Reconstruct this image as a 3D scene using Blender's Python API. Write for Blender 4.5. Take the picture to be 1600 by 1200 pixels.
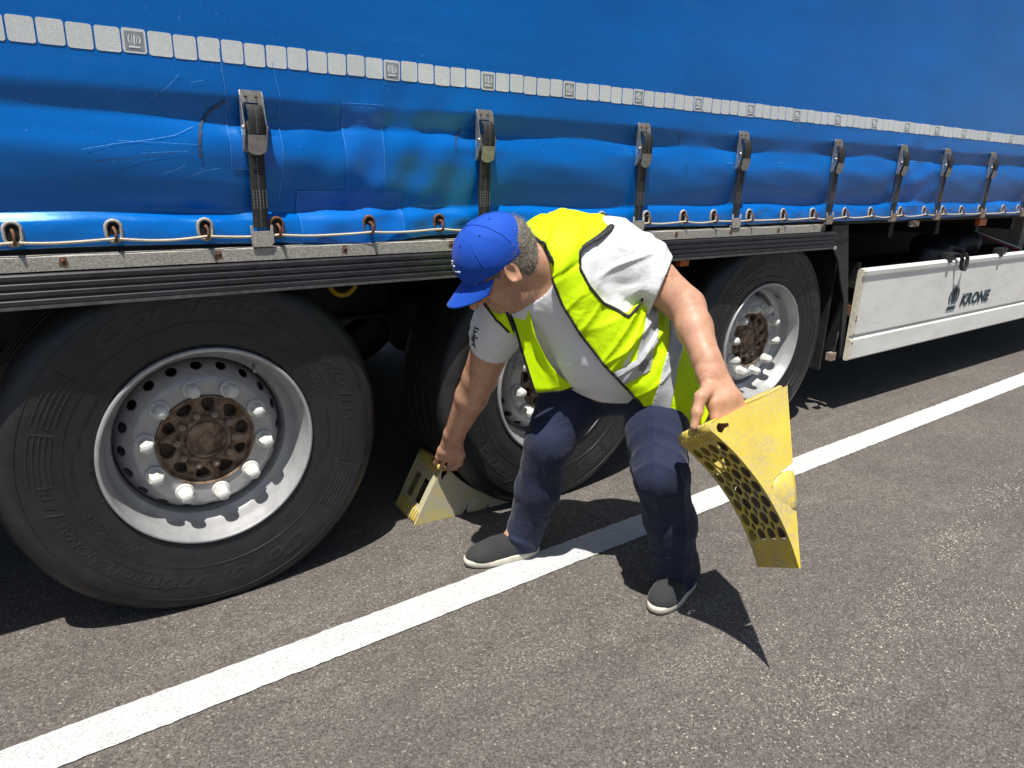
import bpy, bmesh, math, random
import numpy as np
from mathutils import Vector, Matrix
for _o in list(bpy.data.objects): bpy.data.objects.remove(_o)
SC = bpy.context.scene
COL = SC.collection
random.seed(7)
RNG = np.random.default_rng(11)
PI = math.pi

# ------------------------------------------------------------------ camera, sky, sun, exposure
cam = bpy.data.cameras.new('camera'); cam_o = bpy.data.objects.new('camera', cam); COL.objects.link(cam_o)
cam.sensor_width = 36.0; cam.lens = 24.832; cam.clip_end = 2000; cam.clip_start = 0.05
_R = Vector((0.81112765, -0.58410356, 0.02991607)); _U = Vector((0.15027556, 0.25757013, 0.95450243)); _W = Vector((0.56523375, 0.76972765, -0.29669875))
m = Matrix((( _R.x, _U.x, -_W.x, -0.42741804), (_R.y, _U.y, -_W.y, -2.04581473), (_R.z, _U.z, -_W.z, 1.31832797), (0, 0, 0, 1)))
cam_o.matrix_world = m
SC.camera = cam_o
SUNV = Vector((-0.25, -0.23, 1.0)).normalized()          # towards the sun
w = bpy.data.worlds.new('World'); SC.world = w; w.use_nodes = True
nt = w.node_tree; bg = nt.nodes['Background']
sky = nt.nodes.new('ShaderNodeTexSky'); sky.sky_type = 'NISHITA'; sky.sun_disc = False
sky.sun_elevation = math.asin(SUNV.z); sky.sun_rotation = math.atan2(SUNV.x, SUNV.y)
sky.air_density = 1.0; sky.dust_density = 1.5; sky.ozone_density = 1.0
nt.links.new(sky.outputs[0], bg.inputs[0]); bg.inputs[1].default_value = 0.058
sun = bpy.data.lights.new('sun', 'SUN'); sun.energy = 5.0; sun.angle = math.radians(0.53); sun.color = (1.0, 0.96, 0.9)
sun_o = bpy.data.objects.new('sun', sun); COL.objects.link(sun_o); sun_o.location = (0, 0, 8)
sun_o.rotation_euler = SUNV.to_track_quat('Z', 'Y').to_euler()
SC.view_settings.view_transform = 'Standard'; SC.view_settings.look = 'None'
SC.view_settings.exposure = 0.42; SC.view_settings.gamma = 1.0; SC.view_settings.use_curve_mapping = False

# ------------------------------------------------------------------ materials
class N:
    def __init__(s, name):
        s.m = bpy.data.materials.new(name); s.m.use_nodes = True
        s.t = s.m.node_tree; s.b = s.t.nodes['Principled BSDF']; s._c = None
    def n(s, typ, **kw):
        x = s.t.nodes.new(typ)
        for k, v in kw.items(): setattr(x, k, v)
        return x
    def l(s, a, b): s.t.links.new(a, b)
    def co(s, scale=(1, 1, 1), kind='Object'):
        tc = s.n('ShaderNodeTexCoord'); mp = s.n('ShaderNodeMapping'); mp.inputs['Scale'].default_value = scale
        s.l(tc.outputs[kind], mp.inputs['Vector']); return mp.outputs[0]
    def noise(s, scale, detail=4, rough=.6, stretch=(1, 1, 1), dist=0.0):
        x = s.n('ShaderNodeTexNoise'); x.inputs['Scale'].default_value = scale; x.inputs['Detail'].default_value = detail
        x.inputs['Roughness'].default_value = rough; x.inputs['Distortion'].default_value = dist
        s.l(s.co(stretch), x.inputs['Vector']); return x.outputs['Fac']
    def voro(s, scale, out='Distance', stretch=(1, 1, 1), feature='F1'):
        x = s.n('ShaderNodeTexVoronoi'); x.feature = feature; x.inputs['Scale'].default_value = scale
        s.l(s.co(stretch), x.inputs['Vector']); return x.outputs[out]
    def ramp(s, fac, stops):
        x = s.n('ShaderNodeValToRGB'); e = x.color_ramp.elements
        while len(e) < len(stops): e.new(0.5)
        for el, (p, c) in zip(e, stops):
            el.position = p; el.color = (*c, 1) if isinstance(c, tuple) else (c, c, c, 1)
        s.l(fac, x.inputs[0]); return x.outputs[0]
    def mix(s, fac, a, b):
        x = s.n('ShaderNodeMix'); x.data_type = 'RGBA'
        for sock, v in ((x.inputs[0], fac), (x.inputs[6], a), (x.inputs[7], b)):
            if isinstance(v, tuple): sock.default_value = (*v, 1)
            elif isinstance(v, (int, float)): sock.default_value = v
            else: s.l(v, sock)
        return x.outputs[2]
    def math(s, op, a, b=0.5):
        x = s.n('ShaderNodeMath', operation=op)
        for sock, v in ((x.inputs[0], a), (x.inputs[1], b)):
            if isinstance(v, (int, float)): sock.default_value = v
            else: s.l(v, sock)
        return x.outputs[0]
    def base(s, c, rough=.5, metal=0.0, spec=.5):
        for k, v in (('Base Color', c), ('Roughness', rough), ('Metallic', metal), ('Specular IOR Level', spec)):
            i = s.b.inputs[k]
            if isinstance(v, tuple): i.default_value = (*v, 1)
            elif isinstance(v, (int, float)): i.default_value = v
            else: s.l(v, i)
        return s
    def bump(s, h, strength=.3, dist=.01):
        x = s.n('ShaderNodeBump'); x.inputs['Strength'].default_value = strength; x.inputs['Distance'].default_value = dist
        s.l(h, x.inputs['Height']); s.l(x.outputs[0], s.b.inputs['Normal']); return s

MAT = {}
def simple(name, c, rough=.5, metal=0.0, var=.25, scale=18, bump=0.0, spec=.5):
    q = N(name); f = q.noise(scale, 5)
    lo = tuple(x * (1 - var) for x in c); hi = tuple(min(1, x * (1 + var)) for x in c)
    q.base(q.ramp(f, [(.3, lo), (.7, hi)]), q.ramp(q.noise(scale * 2.3), [(.3, max(0, rough - .08)), (.7, min(1, rough + .08))]), metal, spec)
    if bump: q.bump(f, bump, .004)
    MAT[name] = q.m; return q.m

# asphalt: crushed aggregate in several greys, dark pits, sandy specks in streaks
q = N('asphalt')
def sepr(q, col):
    x = q.n('ShaderNodeSeparateColor'); q.l(col, x.inputs[0]); return x.outputs[0]
def mul(q, a, b, f=1.0):
    x = q.n('ShaderNodeMix'); x.data_type = 'RGBA'; x.blend_type = 'MULTIPLY'; x.inputs[0].default_value = f; q.l(a, x.inputs[6]); q.l(b, x.inputs[7]); return x.outputs[2]
agg = q.ramp(sepr(q, q.voro(205, 'Color')), [(0, (.085, .076, .067)), (.3, (.120, .107, .095)), (.72, (.155, .139, .124)), (.95, (.185, .168, .152)), (1, (.31, .285, .255))])
agg2 = q.ramp(sepr(q, q.voro(330, 'Color')), [(0, .74), (.6, 1.0), (1, 1.24)])
big = q.ramp(q.noise(1.1, 6, .6), [(.3, (.86, .86, .87)), (.7, (1.1, 1.09, 1.07))])
mid_ = q.ramp(q.noise(14, 5, .7), [(.3, .86), (.7, 1.1)])
c = mul(q, mul(q, mul(q, agg, agg2), big), mid_)
pits = q.ramp(q.noise(120, 3, .75), [(.30, .40), (.43, 1.0)])
c = mul(q, c, pits, .75)
streak = q.ramp(q.noise(2.6, 6, .68, (.30, 1.6, 1), 1.3), [(.52, 0.0), (.67, 1.0)])
speck = q.ramp(q.noise(150, 3, .6), [(.555, 0.0), (.61, 1.0)])
c = q.mix(q.math('MULTIPLY', q.math('MULTIPLY', streak, speck), .5), c, (.50, .465, .41))
oil = q.ramp(q.noise(.9, 4, .6, (1, 1, 1), .6), [(.60, 0.0), (.74, .35)])
c = q.mix(oil, c, (.07, .064, .058))
q.base(c, .9, 0, .25)
h = q.math('ADD', q.math('MULTIPLY', q.noise(240, 3, .7), .8), q.math('MULTIPLY', q.noise(60, 3), .7))
q.bump(h, .8, .006); MAT['asphalt'] = q.m

q = N('line_paint')
wear = q.ramp(q.noise(190, 4, .8), [(.36, 0.1), (.50, 1.0)])
big = q.ramp(q.noise(12, 4), [(.3, (.50, .51, .505)), (.7, (.60, .61, .605))])
pit2 = q.ramp(q.voro(210, 'Color'), [(.0, .45), (.3, 1.0)])
big = mul(q, big, pit2, .8)
q.base(q.mix(wear, (.30, .29, .28), big), .75, 0, .3)
q.bump(q.noise(240, 3, .7), .6, .004); MAT['line_paint'] = q.m

q = N('tarpaulin')
grime = q.ramp(q.noise(2.2, 6, .62, (.5, 1, 2.2)), [(.35, (.000, .108, .43)), (.65, (.000, .138, .53))])
weave = q.n('ShaderNodeTexWave'); weave.inputs['Scale'].default_value = 320; weave.bands_direction = 'Z'; q.l(q.co(), weave.inputs['Vector'])
weave2 = q.n('ShaderNodeTexWave'); weave2.inputs['Scale'].default_value = 320; weave2.bands_direction = 'X'; q.l(q.co(), weave2.inputs['Vector'])
spk = q.ramp(q.noise(140, 2, .5), [(.70, 0.0), (.78, .28)])
gr2 = q.mix(q.ramp(q.noise(7, 6, .7, (.4, 1, 1.4), .8), [(.58, 0.0), (.8, .22)]), grime, (.06, .22, .50))
q.base(q.mix(spk, gr2, (.35, .45, .6)), q.ramp(q.noise(9, 5), [(.3, .11), (.7, .19)]), 0, 1.0)
q.bump(q.math('ADD', q.math('ADD', q.math('MULTIPLY', weave.outputs['Fac'], .12), q.math('MULTIPLY', weave2.outputs['Fac'], .12)), q.math('MULTIPLY', q.noise(26, 3), .8)), .25, .002); q.b.inputs['Specular Tint'].default_value = (.42, .85, 1, 1); MAT['tarpaulin'] = q.m

q = N('tarp_patch')
q.base(q.ramp(q.noise(10, 6, .65, (.6, 1, 1.6)), [(.3, (.000, .112, .45)), (.7, (.001, .146, .56))]), .3, 0, .55)
q.bump(q.noise(34, 4), .35, .003); MAT['tarp_patch'] = q.m
simple('weld_seam', (.05, .25, .66), .45, 0, .3, 60)
simple('scuff_white', (.10, .33, .74), .6, 0, .3, 60)
simple('scuff_dark', (.03, .06, .13), .6, 0, .3, 40)

q = N('reflective_film')
d = q.voro(330, 'Distance', feature='DISTANCE_TO_EDGE')
cell = q.ramp(d, [(.03, (.80, .82, .82)), (.2, (.52, .545, .55))])
dirt = q.ramp(q.noise(22, 5, .7, (1.6, 1, .6)), [(.4, 0.0), (.75, .55)])
q.base(q.mix(dirt, cell, (.62, .63, .6)), .35, 0, .5); MAT['reflective_film'] = q.m
simple('emblem_grey', (.27, .29, .305), .4, 0, .2, 60)
simple('emblem_white', (.72, .74, .74), .45, 0, .1, 60)

q = N('galvanised')
q.base(q.ramp(sepr(q, q.voro(330, 'Color')), [(0, (.24, .225, .195)), (.45, (.34, .322, .285)), (1, (.46, .44, .39))]), .6, .0, .4)
q.bump(q.noise(200), .3, .002); MAT['galvanised'] = q.m
q = N('buckle_steel')
q.base(q.ramp(q.noise(60, 5), [(.3, (.36, .34, .31)), (.7, (.6, .58, .54))]), q.ramp(q.noise(30), [(.3, .28), (.7, .5)]), .75, .5); MAT['buckle_steel'] = q.m
q = N('rust')
q.base(q.ramp(q.noise(90, 6, .7), [(.3, (.06, .028, .017)), (.55, (.17, .08, .045)), (.75, (.30, .19, .125))]), .85, .1, .3)
q.bump(q.noise(160, 4), .5, .003); MAT['rust'] = q.m
simple('rust_pale', (.25, .19, .15), .75, 0, .4, 60, .3)
q = N('rust_hub')
q.base(q.ramp(q.noise(24, 7, .7), [(.30, (.020, .014, .011)), (.40, (.11, .072, .047)), (.54, (.25, .175, .12)), (.70, (.38, .295, .22))]), .85, .1, .3)
q.bump(q.noise(120, 5), .6, .004); MAT['rust_hub'] = q.m
q = N('rust_stain')
tc = q.n('ShaderNodeTexCoord'); vl = q.n('ShaderNodeVectorMath', operation='LENGTH'); q.l(tc.outputs['Object'], vl.inputs[0])
q.base(q.ramp(q.noise(90, 5), [(.3, (.07, .035, .02)), (.7, (.20, .13, .09))]), .9); MAT['rust_stain'] = q.m
simple('rope', (.55, .49, .36), .85, 0, .3, 260, .4)
simple('webbing', (.018, .018, .019), .75, 0, .4, 240, .5)
simple('stitch', (.34, .33, .3), .8)
simple('black_plastic', (.022, .023, .026), .42, 0, .35, 20)
simple('black_paler', (.085, .086, .088), .5, 0, .5, 30)  # paler black for the guard lip and flap edge
simple('black_steel', (.014, .014, .015), .6, 0, .4, 14)
simple('hole_shade', (.006, .006, .006), .9, 0, .3, 14)
q = N('tyre_rubber')
dust = q.ramp(q.noise(9, 6, .65), [(.35, (.009, .0105, .0115)), (.7, (.020, .022, .0235))])
scr = q.ramp(q.noise(70, 3, .6), [(.68, 0.0), (.78, .5)])
q.base(q.mix(scr, dust, (.075, .075, .072)), q.ramp(q.noise(14), [(.3, .36), (.7, .54)]), 0, .55)
q.bump(q.noise(90, 4), .18, .003); MAT['tyre_rubber'] = q.m
simple('tyre_letter', (.022, .0235, .0245), .40, 0, .25, 30)
q = N('rim_silver')
q.base(q.ramp(q.noise(11, 6, .7), [(.3, (.36, .362, .364)), (.62, (.47, .472, .472)), (.8, (.40, .385, .35))]), q.ramp(q.noise(20), [(.3, .3), (.7, .45)]), .35, .5)
q.bump(q.noise(55, 4), .12, .002); MAT['rim_silver'] = q.m
simple('nut_cap', (.60, .60, .56), .5, 0, .14, 60, .2)
simple('nut_steel', (.30, .30, .30), .45, .4, .3, 60)
q = N('locker_white')
d1 = q.ramp(q.noise(3.5, 7, .7, (1, 1, 2.6)), [(.45, (.80, .80, .765)), (.75, (.66, .645, .58))])
q.base(q.mix(q.ramp(q.noise(40, 5, .7), [(.70, 0.0), (.82, .4)]), d1, (.38, .34, .26)), .35, 0, .5); MAT['locker_white'] = q.m
simple('locker_edge', (.66, .62, .5), .5, 0, .2, 40)
simple('logo_navy', (.010, .038, .062), .45, 0, .15)
q = N('chock_yellow')
g = q.ramp(q.noise(5.5, 9, .76, (1, 1, 1), .5), [(.37, 0.0), (.62, 1.0)])
g2 = q.ramp(q.noise(85, 6, .85, (1, 1, 2.2)), [(.40, .12), (.60, 1.0)])
tcx = q.n('ShaderNodeTexCoord'); sx_ = q.n('ShaderNodeSeparateXYZ'); q.l(tcx.outputs['Object'], sx_.inputs[0])
heel = q.ramp(q.math('ADD', sx_.outputs[0], q.math('MULTIPLY', q.noise(9, 5, .7), .16)), [(.05, .95), (.26, .10)])
sc2 = q.math('MULTIPLY', q.math('MAXIMUM', g, heel), g2)
yel = q.ramp(q.noise(14, 6, .6), [(.3, (.58, .42, .015)), (.7, (.72, .54, .03))])
q.base(q.mix(sc2, yel, (.33, .305, .235)), .5, .05, .4); q.bump(q.noise(130, 4), .15, .002); MAT['chock_yellow'] = q.m
q = N('chock_scuffed')
g = q.ramp(q.noise(7, 8, .72, (1, 1, 1), .5), [(.33, 0.0), (.55, 1.0)])
q.base(q.mix(q.math('MULTIPLY', g, .85), (.66, .51, .05), (.46, .44, .36)), .55, .05, .4); q.bump(q.noise(110, 5), .2, .003); MAT['chock_scuffed'] = q.m

simple('chock_inner', (.10, .088, .06), .7, 0, .4, 20)
q = N('skin')
q.base(q.ramp(q.noise(22, 9, .74), [(.28, (.37, .18, .105)), (.5, (.50, .275, .175)), (.62, (.55, .30, .20)), (.78, (.56, .27, .185))]), q.ramp(q.noise(60), [(.3, .42), (.7, .58)]), 0, .4)
q.b.inputs['Subsurface Weight'].default_value = .12; q.b.inputs['Subsurface Radius'].default_value = (.012, .005, .003)
q.bump(q.noise(170, 4), .22, .0025); MAT['skin'] = q.m
def cloth(name, c1, c2, rough=.85, weave=900, fold=.35, sheen=0.1):
    q = N(name); q.base(q.ramp(q.noise(7, 5), [(.3, c1), (.7, c2)]), rough, 0, .25)
    q.b.inputs['Sheen Weight'].default_value = sheen
    hh = q.math('ADD', q.math('MULTIPLY', q.noise(9, 3, .5, (1, 1, 1), 1.6), 1.0), q.math('MULTIPLY', q.noise(weave, 2), .05))
    q.bump(hh, fold, .02); MAT[name] = q.m; return q
cloth('white_cotton', (.66, .665, .685), (.72, .72, .735), .9, 900, .4)
cloth('navy_cotton', (.012, .017, .042), (.018, .025, .056), .85, 900, .4)
qv = cloth('fluo_yellow', (.53, .79, .0), (.60, .86, .0), .65, 700, .35, 0.0)
qv.b.inputs['Subsurface Weight'].default_value = 0.0
cloth('blue_twill', (.004, .062, .42), (.006, .078, .49), .75, 1200, .12)
cloth('shoe_knit', (.026, .028, .028), (.04, .042, .042), .9, 500, .3)
simple('shoe_sole', (.62, .58, .48), .7, 0, .15, 40)
simple('piping_black', (.01, .01, .01), .7)
q = N('reflective_tape'); q.base(q.ramp(q.noise(30, 4), [(.3, (.36, .38, .40)), (.7, (.46, .48, .50))]), .4, .1, .5); MAT['reflective_tape'] = q.m
q = N('grey_hair'); q.base(q.ramp(q.noise(240, 3, .7), [(.35, (.07, .055, .042)), (.55, (.20, .17, .14)), (.72, (.40, .375, .335))]), .6, 0, .4); MAT['grey_hair'] = q.m
simple('eye_white', (.7, .68, .64), .3)
simple('bag_black', (.012, .012, .016), .45, 0, .4, 30, .3)
simple('placard_yellow', (.62, .45, .03), .5, 0, .2)
simple('orange_lens', (.55, .12, .02), .3, 0, .2)
simple('yellow_hose', (.50, .30, .01), .5, 0, .3)
simple('paper_print', (.42, .40, .48), .5, 0, .6, 30)
simple('pole_white', (.6, .6, .6), .5)
simple('stitch_white', (.7, .72, .75), .7)
simple('pole_red', (.22, .03, .05), .5)

# ------------------------------------------------------------------ object helpers
def link(name, me, parent=None, mats=None, smooth=False):
    o = bpy.data.objects.new(name, me); COL.objects.link(o)
    if parent is not None: o.parent = parent
    if mats:
        for mt in (mats if isinstance(mats, (list, tuple)) else [mats]): me.materials.append(MAT[mt])
    if smooth: me.polygons.foreach_set('use_smooth', [True] * len(me.polygons)); me.update()
    return o
def mesh(name, v, f):
    me = bpy.data.meshes.new(name); me.from_pydata([tuple(map(float, x)) for x in v], [], [tuple(map(int, x)) for x in f]); me.update(); return me
def frombm(name, bm):
    me = bpy.data.meshes.new(name); bm.normal_update(); bm.to_mesh(me); bm.free(); return me
def thing(name, label, cat, loc=(0, 0, 0), group=None):
    o = bpy.data.objects.new(name, None); COL.objects.link(o); o.location = loc; o['label'] = label; o['category'] = cat
    if group: o['group'] = group
    return o
def empty(name, parent, loc=(0, 0, 0)):
    o = bpy.data.objects.new(name, None); COL.objects.link(o); o.parent = parent; o.location = loc; return o
def tag(o, label=None, cat=None, group=None, kind=None):
    for k, v in (('label', label), ('category', cat), ('group', group), ('kind', kind)):
        if v: o[k] = v
    return o
def dup(o, parent=None, name=None):
    c = o.copy(); COL.objects.link(c); c.parent = parent
    for ch in list(o.children): dup(ch, c)
    return c
def box(bm, c, s, bev=0.0, rot=None):
    r = bmesh.ops.create_cube(bm, size=1.0)
    vs = r['verts']
    for v in vs: v.co = Vector((v.co.x * s[0], v.co.y * s[1], v.co.z * s[2]))
    if bev:
        es = list({e for v in vs for e in v.link_edges})
        rb = bmesh.ops.bevel(bm, geom=es, offset=bev, segments=2, affect='EDGES', profile=.7)
        vs = list({v for f in rb['faces'] for v in f.verts} | {v for v in vs if v.is_valid})
    for v in vs:
        if rot is not None: v.co = rot @ v.co
        v.co += Vector(c)
    return vs
def boxo(name, c, s, mat, parent=None, bev=0.0, rot=None):
    bm = bmesh.new(); box(bm, c, s, bev, rot); return link(name, frombm(name, bm), parent, mat)
def tube(pts, r, seg=8, closed=False, flat=1.0):
    P = [Vector(p) for p in pts]; n = len(P); V = []; F = []
    up = None
    for i, p in enumerate(P):
        a = P[(i - 1) % n] if (closed or i) else P[0]; b = P[(i + 1) % n] if (closed or i < n - 1) else P[-1]
        t = (b - a).normalized()
        if up is None: up = t.orthogonal().normalized()
        up = (up - t * up.dot(t)).normalized(); s = t.cross(up)
        rr = r[i] if isinstance(r, (list, tuple, np.ndarray)) else r
        for k in range(seg):
            an = 2 * PI * k / seg; V.append(p + up * math.cos(an) * rr + s * math.sin(an) * rr * flat)
    m_ = n if closed else n - 1
    for i in range(m_):
        for k in range(seg):
            a = i * seg + k; b = i * seg + (k + 1) % seg; j = ((i + 1) % n) * seg
            F.append((a, b, j + (k + 1) % seg, j + k))
    if not closed: F.append(tuple(range(seg))[::-1]); F.append(tuple((n - 1) * seg + k for k in range(seg)))
    return V, F
def tubeo(name, pts, r, mat, parent=None, seg=8, closed=False, flat=1.0):
    V, F = tube(pts, r, seg, closed, flat); return link(name, mesh(name, V, F), parent, mat, True)
def extr(poly, d, axis='y', off=0.0):
    """closed 2-D outline pushed through a depth; axis names the depth direction"""
    n = len(poly)
    def P(a, b, t): return {'y': (a, t, b), 'x': (t, a, b), 'z': (a, b, t)}[axis]
    V = [P(a, b, off) for a, b in poly] + [P(a, b, off + d) for a, b in poly]
    F = [tuple(range(n)), tuple(range(2 * n - 1, n - 1, -1))] + [(i + n, (i + 1) % n + n, (i + 1) % n, i) for i in range(n)]
    return V, F
def extro(name, poly, d, mat, parent=None, axis='y', off=0.0, bev=0.0):
    V, F = extr(poly, d, axis, off); me = mesh(name, V, F)
    bm = bmesh.new(); bm.from_mesh(me); bmesh.ops.recalc_face_normals(bm, faces=bm.faces)
    if bev: bmesh.ops.bevel(bm, geom=bm.edges[:], offset=bev, segments=1, affect='EDGES')
    bm.to_mesh(me); bm.free()
    return link(name, me, parent, mat)
def lathe(prof, n=96, a0=0.0, closed=False):
    """profile of (radius, y) turned about the Y axis"""
    V = []; F = []; k = len(prof)
    for i in range(n):
        a = a0 + 2 * PI * i / n; c, s = math.cos(a), math.sin(a)
        for r, y in prof: V.append((r * c, y, r * s))
    for i in range(n):
        j = (i + 1) % n
        for t in range(k - 1 + (1 if closed else 0)):
            u = (t + 1) % k; F.append((i * k + t, i * k + u, j * k + u, j * k + t))
    return V, F
def recalc(me):
    bm = bmesh.new(); bm.from_mesh(me); bmesh.ops.remove_doubles(bm, verts=bm.verts, dist=1e-5); bmesh.ops.recalc_face_normals(bm, faces=bm.faces); bm.to_mesh(me); bm.free(); return me
def autosmooth(me, ang=35):
    bm = bmesh.new(); bm.from_mesh(me)
    for f in bm.faces: f.smooth = True
    for e in bm.edges:
        if len(e.link_faces) == 2 and e.calc_face_angle(0) > math.radians(ang): e.smooth = False
    bm.to_mesh(me); bm.free(); return me
def curve_mesh(outer, holes, depth):
    """flat sheet with real holes: 2-D curve filled and extruded, as mesh data (x, y, thickness z)"""
    cu = bpy.data.curves.new('sheet', 'CURVE'); cu.dimensions = '2D'; cu.fill_mode = 'BOTH'; cu.extrude = depth / 2
    for loop in [outer] + holes:
        sp = cu.splines.new('POLY'); sp.points.add(len(loop) - 1); sp.use_cyclic_u = True
        for p_, c_ in zip(sp.points, loop): p_.co = (c_[0], c_[1], 0, 1)
    o = bpy.data.objects.new('sheet', cu); COL.objects.link(o)
    dg = bpy.context.evaluated_depsgraph_get(); me = bpy.data.meshes.new_from_object(o.evaluated_get(dg))
    bpy.data.objects.remove(o); bpy.data.curves.remove(cu); return me
def text_mesh(s, size, depth=.002, shear=0.0, bold=0.0, spacing=1.0, res=3):
    cu = bpy.data.curves.new('lettering', 'FONT'); cu.body = s; cu.size = size; cu.extrude = depth / 2; cu.shear = shear; cu.offset = bold
    cu.space_character = spacing; cu.resolution_u = res
    o = bpy.data.objects.new('lettering', cu); COL.objects.link(o)
    dg = bpy.context.evaluated_depsgraph_get(); me = bpy.data.meshes.new_from_object(o.evaluated_get(dg))
    bpy.data.objects.remove(o); bpy.data.curves.remove(cu); return me
def oval(cx, cy, rx, ry, n=20): return [(cx + rx * math.cos(2 * PI * i / n), cy + ry * math.sin(2 * PI * i / n)) for i in range(n)]

# ------------------------------------------------------------------ ground
V = []; F = []
gx = [-600, -60, -8, -3, -1.5] + [x * .5 for x in range(-2, 15)] + [9, 14, 60, 600]; gy = [-600, -60, -8, -3] + [y * .5 for y in range(-5, 3)] + [3, 8, 60, 600]
for y in gy:
    for x in gx: V.append((x, y, 0))
for j in range(len(gy) - 1):
    for i in range(len(gx) - 1):
        a = j * len(gx) + i; F.append((a, a + 1, a + 1 + len(gx), a + len(gx)))
tag(link('asphalt_ground', mesh('asphalt_ground', V, F), None, 'asphalt'), 'grey asphalt of the lorry park with sandy specks', kind='structure')
# painted bay line: worn, with a slightly ragged edge
n = 900; xs = np.linspace(-5, 13, n)
je = lambda s, a: np.interp(xs, np.linspace(-5, 13, 1400), np.random.default_rng(s).normal(size=1400)) * a
def line_y(x): return -.392 + .011 * x
top = line_y(xs) + .0635 + je(1, .0016); bot = line_y(xs) - .0635 + je(2, .0016)
V = [(x, y, .004) for x, y in zip(xs, bot)] + [(x, y, .004) for x, y in zip(xs, top)]
F = [(i, i + 1, n + i + 1, n + i) for i in range(n - 1)]
tag(link('painted_line', mesh('painted_line', V, F), None, 'line_paint'), 'worn white painted bay line along the lorry', kind='structure')
# loose pale grit on the asphalt
V = []; F = []
def chip(x, y, s, i):
    b = len(V); a = random.random() * 6.28
    for k in range(3): V.append((x + s * math.cos(a + k * 2.1) * random.uniform(.6, 1.3), y + s * math.sin(a + k * 2.1) * random.uniform(.6, 1.3), .0006))
    V.append((x, y, s * random.uniform(.5, .9))); F.extend([(b, b + 1, b + 3), (b + 1, b + 2, b + 3), (b + 2, b, b + 3)])
streaks = [((1.05, -1.30), (3.4, -.98), .05, 2600), ((1.5, -1.45), (4.2, -1.15), .045, 1800), ((.55, -1.28), (1.3, -1.05), .06, 500), ((.9, -1.38), (1.9, -1.30), .05, 500), ((.3, -.62), (1.3, -.72), .10, 160), ((-.5, -.17), (.7, -.10), .035, 120), ((.4, -.2), (1.0, -.15), .03, 60), ((2.6, -.2), (5, -.12), .05, 160), ((.9, -.95), (1.9, -1.1), .12, 260)]
for (a, b, wd, cnt) in streaks:
    for k in range(cnt):
        t = random.random(); cl = math.sin(t * 23 + a[0] * 7) * .5 + .5
        if random.random() > .25 + .75 * cl: continue
        x = a[0] + (b[0] - a[0]) * t + random.gauss(0, wd); y = a[1] + (b[1] - a[1]) * t + random.gauss(0, wd)
        chip(x, y, abs(random.gauss(.0016, .0010)) + .0008, k)
simple('grit', (.46, .42, .36), .9, 0, .3, 80)
tag(link('loose_grit', mesh('loose_grit', V, F), None, 'grit'), 'pale sandy grit scattered on the asphalt', 'grit', kind='stuff')

# ------------------------------------------------------------------ the trailer
trailer = thing('semi_trailer', 'blue curtain-sided semi-trailer with three axles and a white locker panel', 'lorry trailer', (0, 0, 0))
HZ = .505                                                  # hub height
PROF_Z = [1.085, 1.10, 1.118, 1.14, 1.158, 1.171, 1.179, 1.190, 1.215, 1.245, 1.28, 1.325, 1.365, 1.392, 1.408, 1.43, 1.452, 1.468, 1.485, 1.53, 1.62, 4.2]
PROF_O = [.003, .007, .008, .005, -.002, -.017, -.0265, -.0235, -.013, -.002, .006, .010, .003, -.008, -.0155, -.010, .000, .005, .005, .002, .0, .0]
STRAPX = [.172, .900, 1.622, 2.235, 2.978, 3.571, 4.132, 4.742, 5.36, 5.97]
def smooth_interp(z, Z, O):
    Z = np.array(Z); O = np.array(O); i = np.clip(np.searchsorted(Z, z) - 1, 0, len(Z) - 2)
    m_ = np.gradient(O, Z); h_ = Z[i + 1] - Z[i]; t = np.clip((z - Z[i]) / h_, 0, 1)
    return (2 * t**3 - 3 * t**2 + 1) * O[i] + (t**3 - 2 * t**2 + t) * h_ * m_[i] + (-2 * t**3 + 3 * t**2) * O[i + 1] + (t**3 - t**2) * h_ * m_[i + 1]
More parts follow.
